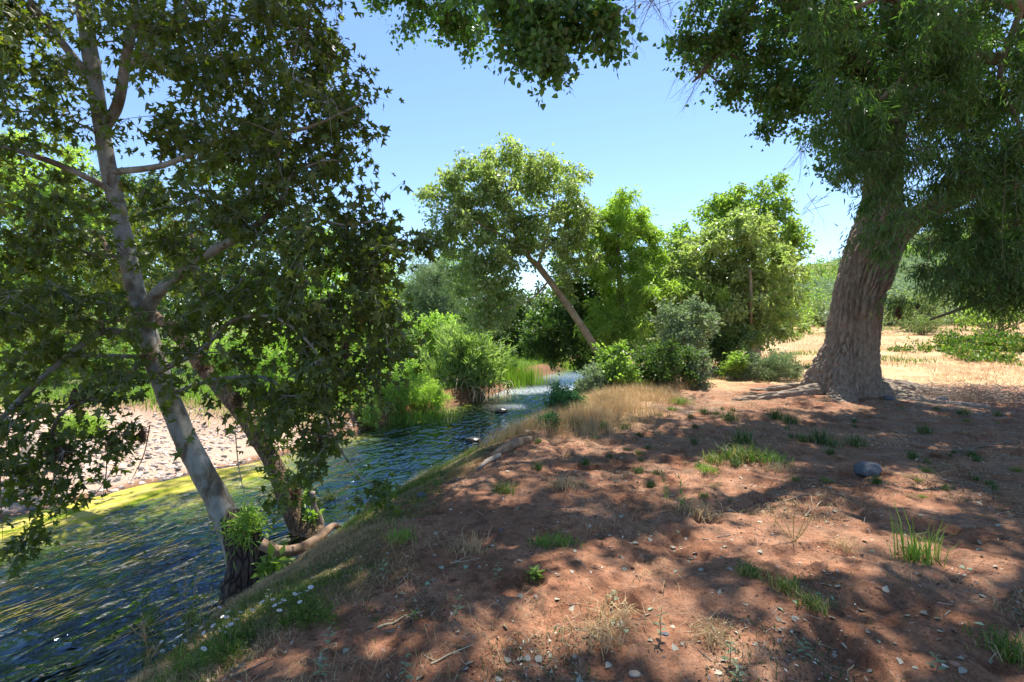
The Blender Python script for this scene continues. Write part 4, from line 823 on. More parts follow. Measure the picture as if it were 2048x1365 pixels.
for k in range(190):
    Y = rgh.uniform(46, 125); x = rgh.uniform(.5, 1.08) * Y; s_ = rgh.uniform(1.6, 3.4) * (.7 + Y / 150)
    if Y < 54 and rgh.random() < .5: continue
    pend.append((x, Y, s_, int(rgh.choice(4, p=[.42, .28, .12, .18]))))
pend += [(P(a, 640, 30)[0], 30, s_, q) for a, s_, q in ((1850,1.6,3),(1800,1.3,0))][:0]
pend += [(24, 36, 2.2, 3), (29, 37, 2.6, 1), (34, 36, 2.4, 2), (38, 34, 2.6, 1), (26.5, 33, 1.2, 1), (20.2, 40, 2.0, 1), (23, 43, 2.6, 2), (18.5, 36, 1.2, 0)]
used = set()
for (x, Y, s_, q) in pend:
    loc = (x, Y, hz(x, Y) - .1)
    if q not in used:
        used.add(q); o = protos[q]; o.location = loc; o.scale = (s_,) * 3; o['label'] = blab[q]; o['group'] = 'bushes covering the hillside'
    else: copy_tree(protos[q], loc, rgh.uniform(0, 6.28), s_, blab[q], 'bushes covering the hillside')
# small tan house with a low roof on the hill top
M['stucco'] = plain('tan_stucco', (.55,.42,.3), (.62,.5,.38), 3, .9, .1); M['roof'] = plain('tan_roof', (.5,.36,.27), (.6,.45,.34), 9, .8, .2); M['glass'] = plain('dark_window', (.03,.04,.05), (.05,.06,.07), 3, .2, 0)
def bx(mb, c, s, mat=0):
    c = np.array(c, float); s = np.array(s, float) / 2
    v = np.array([[a, b, d] for a in (-1, 1) for b in (-1, 1) for d in (-1, 1)]) * s + c
    mb.add(v, np.array([(0,1,3,2),(4,6,7,5),(0,4,5,1),(2,3,7,6),(0,2,6,4),(1,5,7,3)]), mat)
hx, hy = P(1622, 0, 118)[0], 118; hzz = P(0, 592, 118)[2]; hs = empty('hill_house', (hx, hy, hzz), 'small tan house with a low pitched roof on top of the far hill', 'house')
mb = MB(); bx(mb, (hx, hy, hzz - .6), (5, 4, 3.6)); mb.build('wall', M['stucco'], hs)
mb = MB(); z_ = hzz + 1.203; v = np.array([(-3.2,-2.6,0),(3.2,-2.6,0),(3.2,2.6,0),(-3.2,2.6,0),(-1.6,0,1.0),(1.6,0,1.0)]) + [hx, hy, z_]; mb.add(v, [np.array([(0,1,5,4),(2,3,4,5),(0,3,2,1)]), np.array([(1,2,5),(3,0,4)])]); mb.build('roof', M['roof'], hs)
for dx in (-1.3, 1.2): mb = MB(); bx(mb, (hx + dx, hy - 2.02, hzz + .2), (1.3, .06, 1.1)); mb.build('window', M['glass'], hs)

# ---------------------------------------------------------------- ground cover
rgg = np.random.default_rng(77)
def scatter(n, x0, x1, y0, y1, dens):
    out = []; tot = 0
    while tot < n:
        yy = rgg.uniform(y0, y1, n * 3); xx = rgg.uniform(x0, x1, n * 3); k = rgg.random(n * 3) < dens(xx, yy); q = np.stack([xx[k], yy[k]], -1); out.append(q); tot += len(q)
        if len(out) > 40: break
    q = np.vstack(out)[:n]; return np.column_stack([q, H(q[:, 0], q[:, 1]) - .004])
def pw(y, p=1.3, ref=3.): return np.clip((ref / np.maximum(y, ref)) ** p, 0, 1)
def bankgrass(x, y):
    dr, dl = bank_d(x, y); j = fbm(x * 1.3, y * 1.3, 0, 3, 91)
    return sstep(.3, .9, dr) * (1 - sstep(1.15, 1.9, dr + (j - .5) * 2.4)) * (1 - .8 * sstep(7.5, 9.5, y)) * sstep(.28, .5, j) * pw(y, .5)
b_ = scatter(62000, -5, 3, 1.2, 12, bankgrass); mb = MB(); n_ = len(b_); patch = fbm(b_[:, 0] * 1.1 + 5, b_[:, 1] * 1.1, 0, 2, 93)
dry = (patch + rgg.normal(0, .06, n_)) > .60 - .10 * (1 - sstep(4.0, 5.0, b_[:, 1]))
hs_ = .6 + .5 * sstep(4.5, 7, b_[:, 1]); blades(mb, b_[~dry], rgg.uniform(.03, .12, (~dry).sum()) * hs_[~dry], .0042, 1.0, 0, rg=rgg); blades(mb, b_[dry], rgg.uniform(.03, .13, dry.sum()) * hs_[dry], .003, 1.4, 1, rg=rgg)
tag(mb.build('bank_grass', [M['grass'], M['straw']]), 'short green and straw grass covering the river bank slope', 'grass', kind='stuff')
def drygrass(x, y):
    dr, dl = bank_d(x, y); j = fbm(x * .8, y * .8, 0, 3, 95)
    return sstep(7.0, 8.6, y) * (1 - sstep(13.5, 15, y)) * sstep(.9, 1.7, dr) * (1 - sstep(2.6, 3.8, dr + (j - .5) * 2))
b_ = scatter(26000, -1, 7, 7, 15, drygrass); mb = MB(); blades(mb, b_, rgg.uniform(.08, .36, len(b_)), .005, .7, rg=rgg)
tag(mb.build('dry_grass', M['straw']), 'tall golden dry grass along the rim of the bank before the rapids', 'grass', kind='stuff')
def field(x, y):
    dr, dl = bank_d(x, y); j = fbm(x * .5, y * .5, 0, 3, 97); return sstep(13, 15.5, y) * sstep(2, 3, dr) * sstep(.3, .55, j) * pw(y, 1.2, 14)
b_ = scatter(85000, 3, 60, 13, 55, field); mb = MB(); g_ = (fbm(b_[:, 0] * .22 + 3, b_[:, 1] * .22, 0, 2, 99) > .70)
blades(mb, b_[~g_], rgg.uniform(.07, .22, (~g_).sum()) , .010, 1.9, 0, rg=rgg); blades(mb, b_[g_], rgg.uniform(.10, .26, g_.sum()), .022, .8, 1, rg=rgg)
M['fieldstraw'] = leaf_mat('field_straw', (.36,.22,.11), (.56,.39,.22), None, .25, (1.2,1.1,.8), .6, .25)
tag(mb.build('field_grass', [M['fieldstraw'], M['grass']]), 'sunlit golden field grass behind the cottonwood', 'grass', kind='stuff')
def weeds(x, y): return np.exp(-(((x - 20.5) / 2.8) ** 4 + ((y - 21.5) / 2.2) ** 4)) * sstep(.38, .6, fbm(x * .6, y * .6, 0, 3, 13)) * (fbm(x * .9, y * .9, 0, 2, 12) > .42)
b_ = scatter(5000, 8, 30, 15, 28, weeds); mb = MB(); dv = rgg.normal(0, .6, b_.shape) + [0, 0, .8]
for q in range(3): leaves(mb, 'oval', b_ + rgg.uniform(0, 1, (len(b_), 1)) * np.stack([0*b_[:, 0], 0*b_[:, 0], .15 + 1.5 * np.clip(fbm(b_[:, 0] * .9, b_[:, 1] * .9, 5, 3, 14) - .35, 0, 1)], -1) + rgg.normal(0, .06, b_.shape), dv, rgg.normal(0, 1, b_.shape) + [0, 0, .5], rgg.uniform(.09, .17, len(b_)))
tag(mb.build('weed_patch', M['grass']), 'patch of bright green leafy weeds in the dry field right of the cottonwood', 'weeds', kind='stuff')
def lbank(x, y):
    dr, dl = bank_d(x, y); return sstep(.3, .7, dl) * (1 - sstep(7, 10, dl)) * np.maximum(sstep(12, 14, y), sstep(6, 9, dl)) * pw(y, 1, 14)
b_ = scatter(30000, -24, 4, 9, 34, lbank); mb = MB(); blades(mb, b_, rgg.uniform(.12, .42, len(b_)), .018, .7, rg=rgg)
tag(mb.build('far_bank_grass', M['brightgrass']), 'bright green grass and weeds covering the far bank', 'grass', kind='stuff')

# fine litter on the soil: twigs, crumbs and leaf bits nobody could count
def soil(x, y):
    dr, dl = bank_d(x, y); j = fbm(x * 1.6, y * 1.6, 0, 3, 101); return sstep(1.0, 2.0, dr) * (1 - sstep(13, 16, y)) * (.08 + .92 * sstep(.44, .6, j)) * pw(y, 1.25, 2.5)
q = scatter(36000, -3, 16, 1.3, 15, soil); a = rgg.uniform(0, 6.28, len(q)); L_ = rgg.exponential(.028, len(q)) + .008; L_ *= (1 + q[:, 1] * .05)
e = q + np.stack([np.cos(a) * L_, np.sin(a) * L_, rgg.normal(0, .15, len(q)) * L_], -1); q[:, 2] += .006; e[:, 2] += .006
mb = MB(); k = rgg.random(len(q)) < .55; prisms(mb, q[k], e[k], .0014, .0009, 0); prisms(mb, q[~k], e[~k], .0016, .001, 1)
q = scatter(62000, -3, 16, 1.3, 15, soil); q[:, 2] += .006; dv = rgg.normal(0, 1, q.shape) * [1, 1, .25]; nn = rgg.normal(0, .45, q.shape) + [0, 0, 1]; k = rgg.random(len(q)); sz = rgg.uniform(.008, .026, len(q)) * (1 + q[:, 1] * .05)
leaves(mb, 'oval', q[k < .82], dv[k < .82], nn[k < .82], sz[k < .82] * .8, 0); leaves(mb, 'oval', q[k >= .82], dv[k >= .82], nn[k >= .82], sz[k >= .82], 1)
M['crumb'] = plain('dark_crumb', (.045,.028,.018), (.19,.12,.075), 40, .9, 0, island=True); M['palebit'] = plain('pale_straw_bit', (.34,.26,.17), (.62,.54,.42), 40, .85, 0, island=True)
tag(mb.build('ground_litter', [M['crumb'], M['palebit']]), 'fine twigs, crumbs and leaf bits strewn over the red soil', 'litter', kind='stuff')
q = scatter(4200, -3, 16, 2.0, 12, lambda x, y: sstep(1.2, 2.0, bank_d(x, y)[0]) * (.25 + sstep(.42, .6, fbm(x * 1.1, y * 1.1, 0, 3, 121))) * (.35 + .65 * sstep(3, 6, y)) * (1 - .6 * sstep(8, 12, y)) * .7)
q[:, 2] += .006; mb = MB(); dv = rgg.normal(0, 1, q.shape) * [1, 1, .2]; nn = rgg.normal(0, .4, q.shape) + [0, 0, 1]; k = rgg.random(len(q)); sz = rgg.uniform(.012, .036, len(q))
for q_, (lo, hi_) in enumerate(((0, .35), (.35, .75), (.75, 1))):
    m_ = (k >= lo) & (k < hi_); leaves(mb, 'cottonwood', q[m_], dv[m_], nn[m_], sz[m_], q_)
M['leafbit'] = plain('tan_leaf_bit', (.22,.17,.11), (.45,.38,.28), 40, .85, 0, island=True)
tag(mb.build('leaf_litter', [M['palebit'], M['leafbit'], M['crumb']]), 'small broken dry leaves scattered over the bank', 'leaf litter', kind='stuff')
# dead straw lying flat in mats
def straw(x, y):
    dr, dl = bank_d(x, y); j = fbm(x * 1.1 + 9, y * 1.1, 0, 3, 103); return sstep(1.6, 2.3, dr) * (1 - sstep(13, 15, y)) * sstep(.55, .68, j) * pw(y, 1.1, 2.5)
q = scatter(15000, -3, 16, 1.3, 14, straw); mb = MB(); blades(mb, q, rgg.uniform(.03, .12, len(q)), .0028, 2.3, rg=rgg)
q = scatter(16000, -2, 14, 1.6, 13, lambda x, y: soil(x, y) * sstep(.5, .62, fbm(x * .9 + 2, y * .9 + 4, 0, 3, 105))); 
blades(mb, q, rgg.uniform(.012, .05, len(q)), .004, 1.0, 1, rg=rgg)
tag(mb.build('straw_mat', [M['straw'], M['grassdk']]), 'thin matted straw and tiny green sprigs on the red soil', 'straw', kind='stuff')

# gravel
def stones_mesh(pos, size, seed, flat=.6):
    rg = np.random.default_rng(seed); v, f = icos(2); N = len(pos)
    sc3 = size[:, None] * rg.uniform(.6, 1.2, (N, 3)) * [1, 1, flat]; a = rg.uniform(0, 6.28, N); c, s_ = np.cos(a), np.sin(a)
    nz = 1 + .35 * (vnoise(v[None, :, 0] * 1.6 + pos[:, None, 0] * 9, v[None, :, 1] * 1.6 + pos[:, None, 1] * 9, v[None, :, 2] * 1.6) - .5) * 1.6
    w_ = v[None] * nz[..., None] * sc3[:, None]
    V = np.stack([w_[..., 0] * c[:, None] - w_[..., 1] * s_[:, None], w_[..., 0] * s_[:, None] + w_[..., 1] * c[:, None], w_[..., 2]], -1) + pos[:, None]
    mb = MB(); i = (np.arange(N) * len(v))[:, None, None]; mb.add(V, (i + f[None]).reshape(-1, 3), 0, True); return mb
def grav(x, y):
    dr, dl = bank_d(x, y); j = fbm(x * .7, y * .7, 0, 3, 107); return sstep(-.1, .3, dl) * (1 - sstep(5, 8, dl)) * (1 - sstep(13, 14.5, y)) * (.1 + sstep(.42, .58, j))
q = scatter(7500, -16, -3.4, 5, 14.5, grav); M['stone'] = plain('river_stone', (.09,.08,.075), (.62,.50,.42), 8, .8, .2, island=True)
tag(stones_mesh(q, np.minimum(rgg.gamma(1.5, .014, len(q)) + .010, .06), 3).build('gravel', M['stone']), 'pale pinkish river gravel on the bar across the water', 'gravel', kind='stuff')
q = scatter(900, -9, 5, 4, 26, lambda x, y: (lambda d: sstep(0, .3, -d[1]) * sstep(0, .3, -d[0]) * np.maximum(sstep(2.2, 3.0, -d[1]), sstep(11, 13, y)))(bank_d(x, y)))
M['wetstone'] = plain('wet_stone', (.05,.045,.03), (.20,.16,.09), 8, .6, .2, island=True)
tag(stones_mesh(q, rgg.gamma(2.2, .025, len(q)) + .02, 4).build('riverbed_stones', M['wetstone']), 'brown cobbles on the river bed', 'stones', kind='stuff')
q = scatter(11000, -3, 14, 1.3, 10, lambda x, y: sstep(.9, 1.8, bank_d(x, y)[0]) * (.2 + .8 * sstep(.45, .6, fbm(x * 2.1 + 5, y * 2.1, 0, 3, 123))) * pw(y, 1.4, 2.5))
M['clod'] = plain('soil_clod', (.17,.075,.045), (.38,.20,.13), 30, .95, .3, island=True)
_ic = icos; icos = lambda s_: _ic(1); mb = stones_mesh(q, rgg.gamma(1.4, .0035, len(q)) + .0025, 6, .7); icos = _ic
tag(mb.build('soil_clods', M['clod']), 'small red crumbs and clods of loose soil', 'soil clods', kind='stuff')
# trailing water weed just under the surface
def wd(x, y):
    dr, dl = bank_d(x, y); j = fbm(x * .8, y * .35, 0, 3, 109); return sstep(.2, .7, -dr) * sstep(.5, 1.2, -dl) * (1 - sstep(8.2, 10.5, y)) * sstep(.40, .6, j)
q = scatter(3000, -11, -1.5, 2.5, 10.5, wd); n_ = len(q); h_ = rgg.uniform(.10, .40, n_); dx = (xr(q[:, 1] + .1) - xr(q[:, 1] - .1)) / .2
ang = np.arctan2(-1.0, -(dx + .25)) + rgg.normal(0, .13, n_); dd = np.stack([np.cos(ang), np.sin(ang), 0*ang], -1); ss = np.stack([-dd[:, 1], dd[:, 0], 0*ang], -1)
q[:, 2] = WZ + .003 - rgg.uniform(0, .006, n_); pts = []
for t in (0, .35, .7, 1):
    wv = np.sin(t * 6 + rgg.uniform(0, 6, n_)) * .02; w_ = .0045 * (1 - .7 * t); c_ = q + dd * (h_ * t)[:, None] + ss * wv[:, None]; pts += [c_ - ss * w_, c_ + ss * w_]
mb = MB(); i = (np.arange(n_) * 8)[:, None]; mb.add(np.stack(pts, 1), [i + np.array([[k, k+1, k+3, k+2]]) for k in (0, 2, 4)])
tag(mb.build('water_weed', leaf_mat('water_weed', (.16,.15,.03), (.42,.33,.10), None, .3, (1.2,1.2,.7), .6, .2)), 'golden green water weed trailing in the current', 'water weed', kind='stuff')

# ---------------------------------------------------------------- countable small things
# grass tufts
def tuft_proto(seed, h, m_, n=90, w_=.005, lean=.8, rad=.03):
    rg = np.random.default_rng(seed); b = rg.normal(0, rad, (n, 3)) * [1, 1, 0]; mb = MB(); blades(mb, b, h * rg.uniform(.35, 1, n), w_, lean, rg=rg)
    k = (rg.random(n // 4) * 6.28); b2 = rg.normal(0, rad, (n // 4, 3)) * [1, 1, 0]; blades(mb, b2, h * rg.uniform(.3, .8, n // 4), w_ * .7, lean * 1.4, 1, rg=rg)
    return mb.mesh('grass_tuft', [M[m_], M['straw']])
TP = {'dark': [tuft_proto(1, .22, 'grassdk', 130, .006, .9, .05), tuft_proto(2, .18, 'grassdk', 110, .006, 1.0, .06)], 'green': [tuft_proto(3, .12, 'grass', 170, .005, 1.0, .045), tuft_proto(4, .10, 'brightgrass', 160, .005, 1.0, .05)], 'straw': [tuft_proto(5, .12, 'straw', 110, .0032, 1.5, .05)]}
def thing(name, me, loc, rz, s_, label, cat, group=None):
    o = bpy.data.objects.new(name, me); COL.objects.link(o); o.location = tuple(float(c) for c in loc); o.rotation_euler = (0, 0, rz); o.scale = (s_,) * 3
    return tag(o, label, cat, group)
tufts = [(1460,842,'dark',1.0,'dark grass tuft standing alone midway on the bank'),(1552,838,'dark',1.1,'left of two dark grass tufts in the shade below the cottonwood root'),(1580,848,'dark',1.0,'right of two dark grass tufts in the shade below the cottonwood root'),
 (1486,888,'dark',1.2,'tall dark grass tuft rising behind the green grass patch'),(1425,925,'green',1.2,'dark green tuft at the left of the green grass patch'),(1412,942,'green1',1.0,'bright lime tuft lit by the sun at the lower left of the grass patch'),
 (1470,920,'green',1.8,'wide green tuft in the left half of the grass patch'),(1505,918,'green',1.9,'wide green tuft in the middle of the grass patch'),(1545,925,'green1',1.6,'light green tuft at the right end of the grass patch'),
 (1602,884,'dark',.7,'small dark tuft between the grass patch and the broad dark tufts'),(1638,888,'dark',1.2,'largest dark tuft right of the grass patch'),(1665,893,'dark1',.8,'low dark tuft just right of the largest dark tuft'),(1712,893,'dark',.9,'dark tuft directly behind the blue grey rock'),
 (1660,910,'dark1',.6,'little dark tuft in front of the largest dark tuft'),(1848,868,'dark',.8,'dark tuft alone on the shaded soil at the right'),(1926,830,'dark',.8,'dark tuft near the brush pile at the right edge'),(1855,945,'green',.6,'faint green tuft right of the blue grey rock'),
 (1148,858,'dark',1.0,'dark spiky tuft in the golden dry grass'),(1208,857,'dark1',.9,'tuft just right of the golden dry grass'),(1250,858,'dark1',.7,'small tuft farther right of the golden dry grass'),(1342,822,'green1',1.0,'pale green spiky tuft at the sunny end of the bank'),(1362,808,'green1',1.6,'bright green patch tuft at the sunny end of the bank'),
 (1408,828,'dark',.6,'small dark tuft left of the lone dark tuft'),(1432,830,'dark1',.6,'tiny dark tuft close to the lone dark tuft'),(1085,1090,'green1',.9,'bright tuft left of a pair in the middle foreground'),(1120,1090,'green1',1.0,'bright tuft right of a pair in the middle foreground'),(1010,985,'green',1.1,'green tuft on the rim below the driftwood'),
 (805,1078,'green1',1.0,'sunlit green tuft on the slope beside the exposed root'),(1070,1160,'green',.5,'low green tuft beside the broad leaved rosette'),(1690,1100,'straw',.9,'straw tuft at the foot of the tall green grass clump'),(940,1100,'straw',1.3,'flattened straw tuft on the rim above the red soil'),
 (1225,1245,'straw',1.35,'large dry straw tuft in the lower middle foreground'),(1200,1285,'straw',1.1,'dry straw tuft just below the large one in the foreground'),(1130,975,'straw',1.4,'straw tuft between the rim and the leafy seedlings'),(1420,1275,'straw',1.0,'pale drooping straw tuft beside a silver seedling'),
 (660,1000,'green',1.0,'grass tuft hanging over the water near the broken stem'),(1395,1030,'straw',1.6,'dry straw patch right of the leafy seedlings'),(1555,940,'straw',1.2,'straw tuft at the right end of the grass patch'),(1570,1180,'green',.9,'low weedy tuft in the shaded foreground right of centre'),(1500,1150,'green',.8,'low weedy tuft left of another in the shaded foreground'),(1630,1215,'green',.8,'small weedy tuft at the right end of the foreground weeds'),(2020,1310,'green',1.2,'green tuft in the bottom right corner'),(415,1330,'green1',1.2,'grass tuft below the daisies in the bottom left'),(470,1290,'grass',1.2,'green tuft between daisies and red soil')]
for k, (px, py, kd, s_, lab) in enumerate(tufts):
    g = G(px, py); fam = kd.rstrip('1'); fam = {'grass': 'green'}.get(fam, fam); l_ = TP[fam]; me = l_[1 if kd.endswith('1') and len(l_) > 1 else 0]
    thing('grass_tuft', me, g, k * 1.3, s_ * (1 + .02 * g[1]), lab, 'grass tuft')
for k in range(70):      # more little tufts over the bank
    px = rgg.uniform(1050, 2040); py = rgg.uniform(815, 1000); g = G(px, py); fam = ['dark', 'dark', 'green', 'straw'][k % 4]
    thing('grass_tuft', TP[fam][0], g, k, rgg.uniform(.3, .65), {'dark': 'tiny dark green grass tuft on the shaded bank soil', 'green': 'tiny green grass tuft on the bank soil', 'straw': 'tiny dry straw tuft on the bank soil'}[fam], 'grass tuft', 'small tufts dotted over the bank')
# tall grass clump
g = G(1840, 1120); o = empty('tall_grass_clump', g, 'tall bright green grass clump with long leaning blades in the right foreground', 'grass clump'); mb = MB(); rg_ = np.random.default_rng(8)
b_ = g + rg_.normal(0, 1, (120, 3)) * [.06, .04, 0]; b_[:, 2] = H(b_[:, 0], b_[:, 1]); blades(mb, b_, rg_.uniform(.06, .22, 120), .006, 1.2, rg=rg_)
b_ = g + rg_.normal(0, 1, (14, 3)) * [.05, .04, 0] - [.08, 0, 0]; blades(mb, b_, rg_.uniform(.3, .5, 14), .011, .28, head=np.full(14, 2.9) + rg_.normal(0, .3, 14), rg=rg_)
b_ = g + rg_.normal(0, 1, (14, 3)) * [.05, .04, 0] + [.08, 0, 0]; blades(mb, b_, rg_.uniform(.2, .36, 14), .008, .6, head=rg_.normal(0, .5, 14), rg=rg_); mb.build('foliage', M['brightgrass'], o)
# seedlings
def seedling(name, label, px, py, hpx, m_, stemm='twig', pairs=6, leaf=.05, kind='lance', lean=0., seed=0, spread=.5, stems=1, group=None):
    rg = np.random.default_rng(seed); g = G(px, py); hh = hpx / F * g[1] * 1.0; o = empty(name, g, label, 'plant', group); mb = MB(); ml = MB()
    for s_ in range(stems):
        ln = lean + (s_ - (stems - 1) / 2) * .35; top = g + [ln * hh, rg.normal(0, .1) * hh, hh * rg.uniform(.8, 1)]
        p = spline([(*(g - [0, 0, .01]), .0022), (*((g + top) / 2 + rg.normal(0, .04 * hh, 3)), .0018), (*top, .001)], 16); tube(mb, p[:, :3], p[:, 3], 5)
        n = pairs * 2; t = np.linspace(3, 15, n).astype(int); a = np.arange(n) * 2.4 + rg.uniform(0, 6); dv = np.stack([np.cos(a), np.sin(a), np.full(n, spread)], -1)
        leaves(ml, kind, p[t, :3], dv, np.array([0, 0, 1.0]) + rg.normal(0, .2, (n, 3)), leaf * (1.15 - .5 * np.linspace(0, 1, n)) * rg.uniform(.8, 1.2, n))
    mb.build('stem', M[stemm], o); ml.build('foliage', M[m_], o)
LEAF['broad'] = (np.array([(0,0,0),(.3,-.17,.03),(.65,-.14,0),(1,0,-.15),(.65,.14,0),(.3,.17,.03)]), [np.array([(0,1,2,3),(0,3,4,5)])])
sil = [(915,1243,75,'silver seedling standing alone in front of the straw tufts, centre left'),(992,1165,45,'silver seedling on the red soil just left of the green rosette'),(768,1155,38,'silver seedling on the slope edge above the stick'),(810,1362,75,'silver seedling cut by the bottom edge, left of centre'),
 (1225,1215,48,'silver seedling right behind the large dry straw tuft'),(1322,1282,68,'silver seedling right of the large dry straw tuft'),(1460,1335,52,'silver seedling near the bottom edge between straw and fallen leaves'),(1478,1362,34,'silver seedling with a violet flower at the bottom edge'),(1608,1310,30,'small silver seedling at the bottom, right of centre'),
 (1872,1345,40,'silver seedling near the bottom right corner'),(655,1310,60,'silver green plant left in the foreground beside the daisies'),(420,1300,66,'green leafy stem among the daisies'),(535,1215,40,'grey green plant between daisies and red soil'),(640,1355,40,'thin sprig at the bottom beside a pale leaf')]
for k, (px, py, h_, lab) in enumerate(sil): seedling('silver_seedling', lab, px, py, h_, 'silver', 'twig', 5, .042, 'broad', .05, 600 + k, .25)
seedling('leafy_seedling', 'green seedling with upright leaves, left of the pair on the sunny patch', 1335, 1010, 70, 'bgmid', 'twig', 7, .055, 'broad', -.15, 620, 1.2)
seedling('leafy_seedling', 'green seedling with upright leaves, right of the pair on the sunny patch', 1367, 1025, 72, 'bgmid', 'twig', 7, .055, 'broad', -.1, 621, 1.2)
seedling('leafy_sprout', 'olive weedy sprout with many thin stems in the sun right of centre', 1588, 1085, 62, 'grass', 'grass', 12, .02, 'lance', 0, 622, .9, 5)
seedling('leafy_rosette', 'green broad leaved rosette in the middle foreground', 1070, 1160, 18, 'bgmid', 'twig', 6, .075, 'broad', 0, 623, .5, 2)
seedling('leafy_rosette', 'small green rosette beside the long pale stick', 828, 1238, 16, 'bgmid', 'twig', 3, .045, 'broad', 0, 624, .6)
seedling('leafy_rosette', 'tiny green rosette in the sunny patch right of the seedlings', 1460, 1008, 18, 'grass', 'twig', 5, .03, 'broad', 0, 625, .8, 2)
# violet flower on the bottom seedling
M['violet'] = leaf_mat('violet_petal', (.25,.13,.45), (.32,.2,.55)); mb = MB(); g = G(1480, 1345) + [0, 0, .02]; a = np.arange(5) * 1.2566; leaves(mb, 'oval', np.repeat(g[None], 5, 0), np.stack([np.cos(a), np.sin(a), 0*a + .3], -1), np.tile([0, 0, 1.], (5, 1)), .014)
prisms(mb, g[None] - [0, 0, .03], g[None], .001, .001); tag(mb.build('violet_flower', M['violet'], None, tuple(g)), 'small violet flower at the bottom beside a silver seedling', 'flower')
# daisies
M['petal'] = leaf_mat('daisy_petal', (.75,.73,.78), (.85,.83,.86), None, .2, (1, 1, 1)); M['disc'] = plain('daisy_disc', (.55,.36,.03), (.65,.45,.06), 20, .8, 0)
def daisy():
    r = empty('daisy', (0, 0, 0), 'daisy', 'daisy'); mb = MB(); a = np.arange(18) / 18 * 6.283; c = np.array([0, 0, .13]); mb2 = MB()
    p = spline([(.0, 0, -.05, .001), (.01, .005, .06, .001), (0, 0, .128, .001)], 8); tube(mb2, p[:, :3], p[:, 3], 4); mb2.build('stem', M['grass'], r)
    leaves(mb, 'broad', c + np.stack([np.cos(a), np.sin(a), 0*a], -1) * .003, np.stack([np.cos(a), np.sin(a), 0*a + .12], -1), np.tile([0, 0, 1.], (18, 1)), .0125); mb.build('petals', M['petal'], r)
    v, f = icos(2); mb = MB(); mb.add(v * [.0045, .0045, .0022] + c + [0, 0, .001], f, 0, True); mb.build('disc', M['disc'], r); return r
dz = daisy(); used = False; rgd = np.random.default_rng(14)
dp = [(335,1278),(318,1305),(330,1305),(357,1258),(360,1271),(384,1266),(383,1281),(387,1253),(421,1266),(425,1262),(432,1260),(424,1281),(433,1281),(437,1278),(454,1239),(457,1252),(448,1257),(468,1245),(470,1241),(458,1268),(498,1236),(374,1325),(435,1217),(427,1226),(549,1225),(543,1224),(560,1225),(564,1220),(538,1218),(573,1205),(610,1218),(551,1246),(599,1205),(604,1198),(618,1191),(380,1290),(366,1287),(472,1256),(620,1188),(345,1290)]
for k, (px, py) in enumerate(dp):
    g = G(px, py + 22); g = g + [0, 0, -.01 - .0]; lab = 'small white daisy with yellow centre in the clump by the bottom left waterline' if px < 515 else 'small white daisy with yellow centre on the slope between water and red soil'
    if k == 0: o = dz; o.location = tuple(g)
    else: o = copy_tree(dz, g, k * .7, rgd.uniform(.85, 1.15))
    o.rotation_euler = (R(rgd.uniform(-15, 35)), R(rgd.uniform(-20, 20)), k * .7); o['label'] = lab; o['group'] = 'white daisies at the waterline'
# daisy foliage and seeding grasses in the corner
def dais(x, y): g = G; return (x > -2.6) & (x < -1.3) & (y > 2.1) & (y < 4.6)
mb = MB(); c_ = np.array([G(px, py) for px, py in [(rgd.uniform(290, 500), rgd.uniform(1230, 1350)) for _ in range(60)] + [(rgd.uniform(500, 660), rgd.uniform(1205, 1265)) for _ in range(36)]])
foliage(mb, c_ + [0, 0, .03], rgd, 'lance', .028, 64, .07, 8, 0, 0, .0009, -.3, .4, .3); tag(mb.build('daisy_foliage', [M['grass']]), 'fine dull green foliage below the daisies', 'foliage', kind='stuff')
def seedgrass(label, px, py, hpx, lean, seed, n=3):
    rg = np.random.default_rng(seed); g = G(px, py); hh = hpx / F * g[1]; mb = MB(); ml = MB(); o = empty('seeding_grass', g, label, 'grass')
    for k in range(n):
        top = g + [lean * hh + rg.normal(0, .12) * hh, rg.normal(0, .1) * hh, hh * rg.uniform(.75, 1.1)]; p = spline([(*g, .0015), (*((g + top) / 2 + [0, 0, .08 * hh]), .0012), (*top, .0006)], 14); tube(mb, p[:, :3], p[:, 3], 4)
        q = p[rg.integers(8, 14, 14), :3]; leaves(ml, 'lance', q, rg.normal(0, .25, (14, 3)) + unit(top - g) , rg.normal(0, 1, (14, 3)), rg.uniform(.02, .04, 14))
    mb.build('stem', M['straw'], o); ml.build('seed_head', M['straw'], o)
for k, (px, py, h_, ln, lab) in enumerate([(330,1330,90,-.5,'bowed tan seed heads leaning left over the dark water'),(375,1290,150,.12,'tallest tan grass stem standing against the dark water'),(395,1290,95,.3,'tan grass stem leaning right beside the tallest one'),(300,1345,100,-.2,'tan grass stem at the left of the daisy clump'),(700,1060,55,-.2,'pale seeding grass beside the exposed root'),(722,1050,50,.4,'pale seeding grass leaning right on the grassy slope'),(500,1180,55,.1,'dry grass stems in front of the sycamore foot'),(285,1362,70,.35,'tan seed head at the bottom edge below the daisies')]):
    seedgrass(lab, px, py, h_, ln, 700 + k, 4)
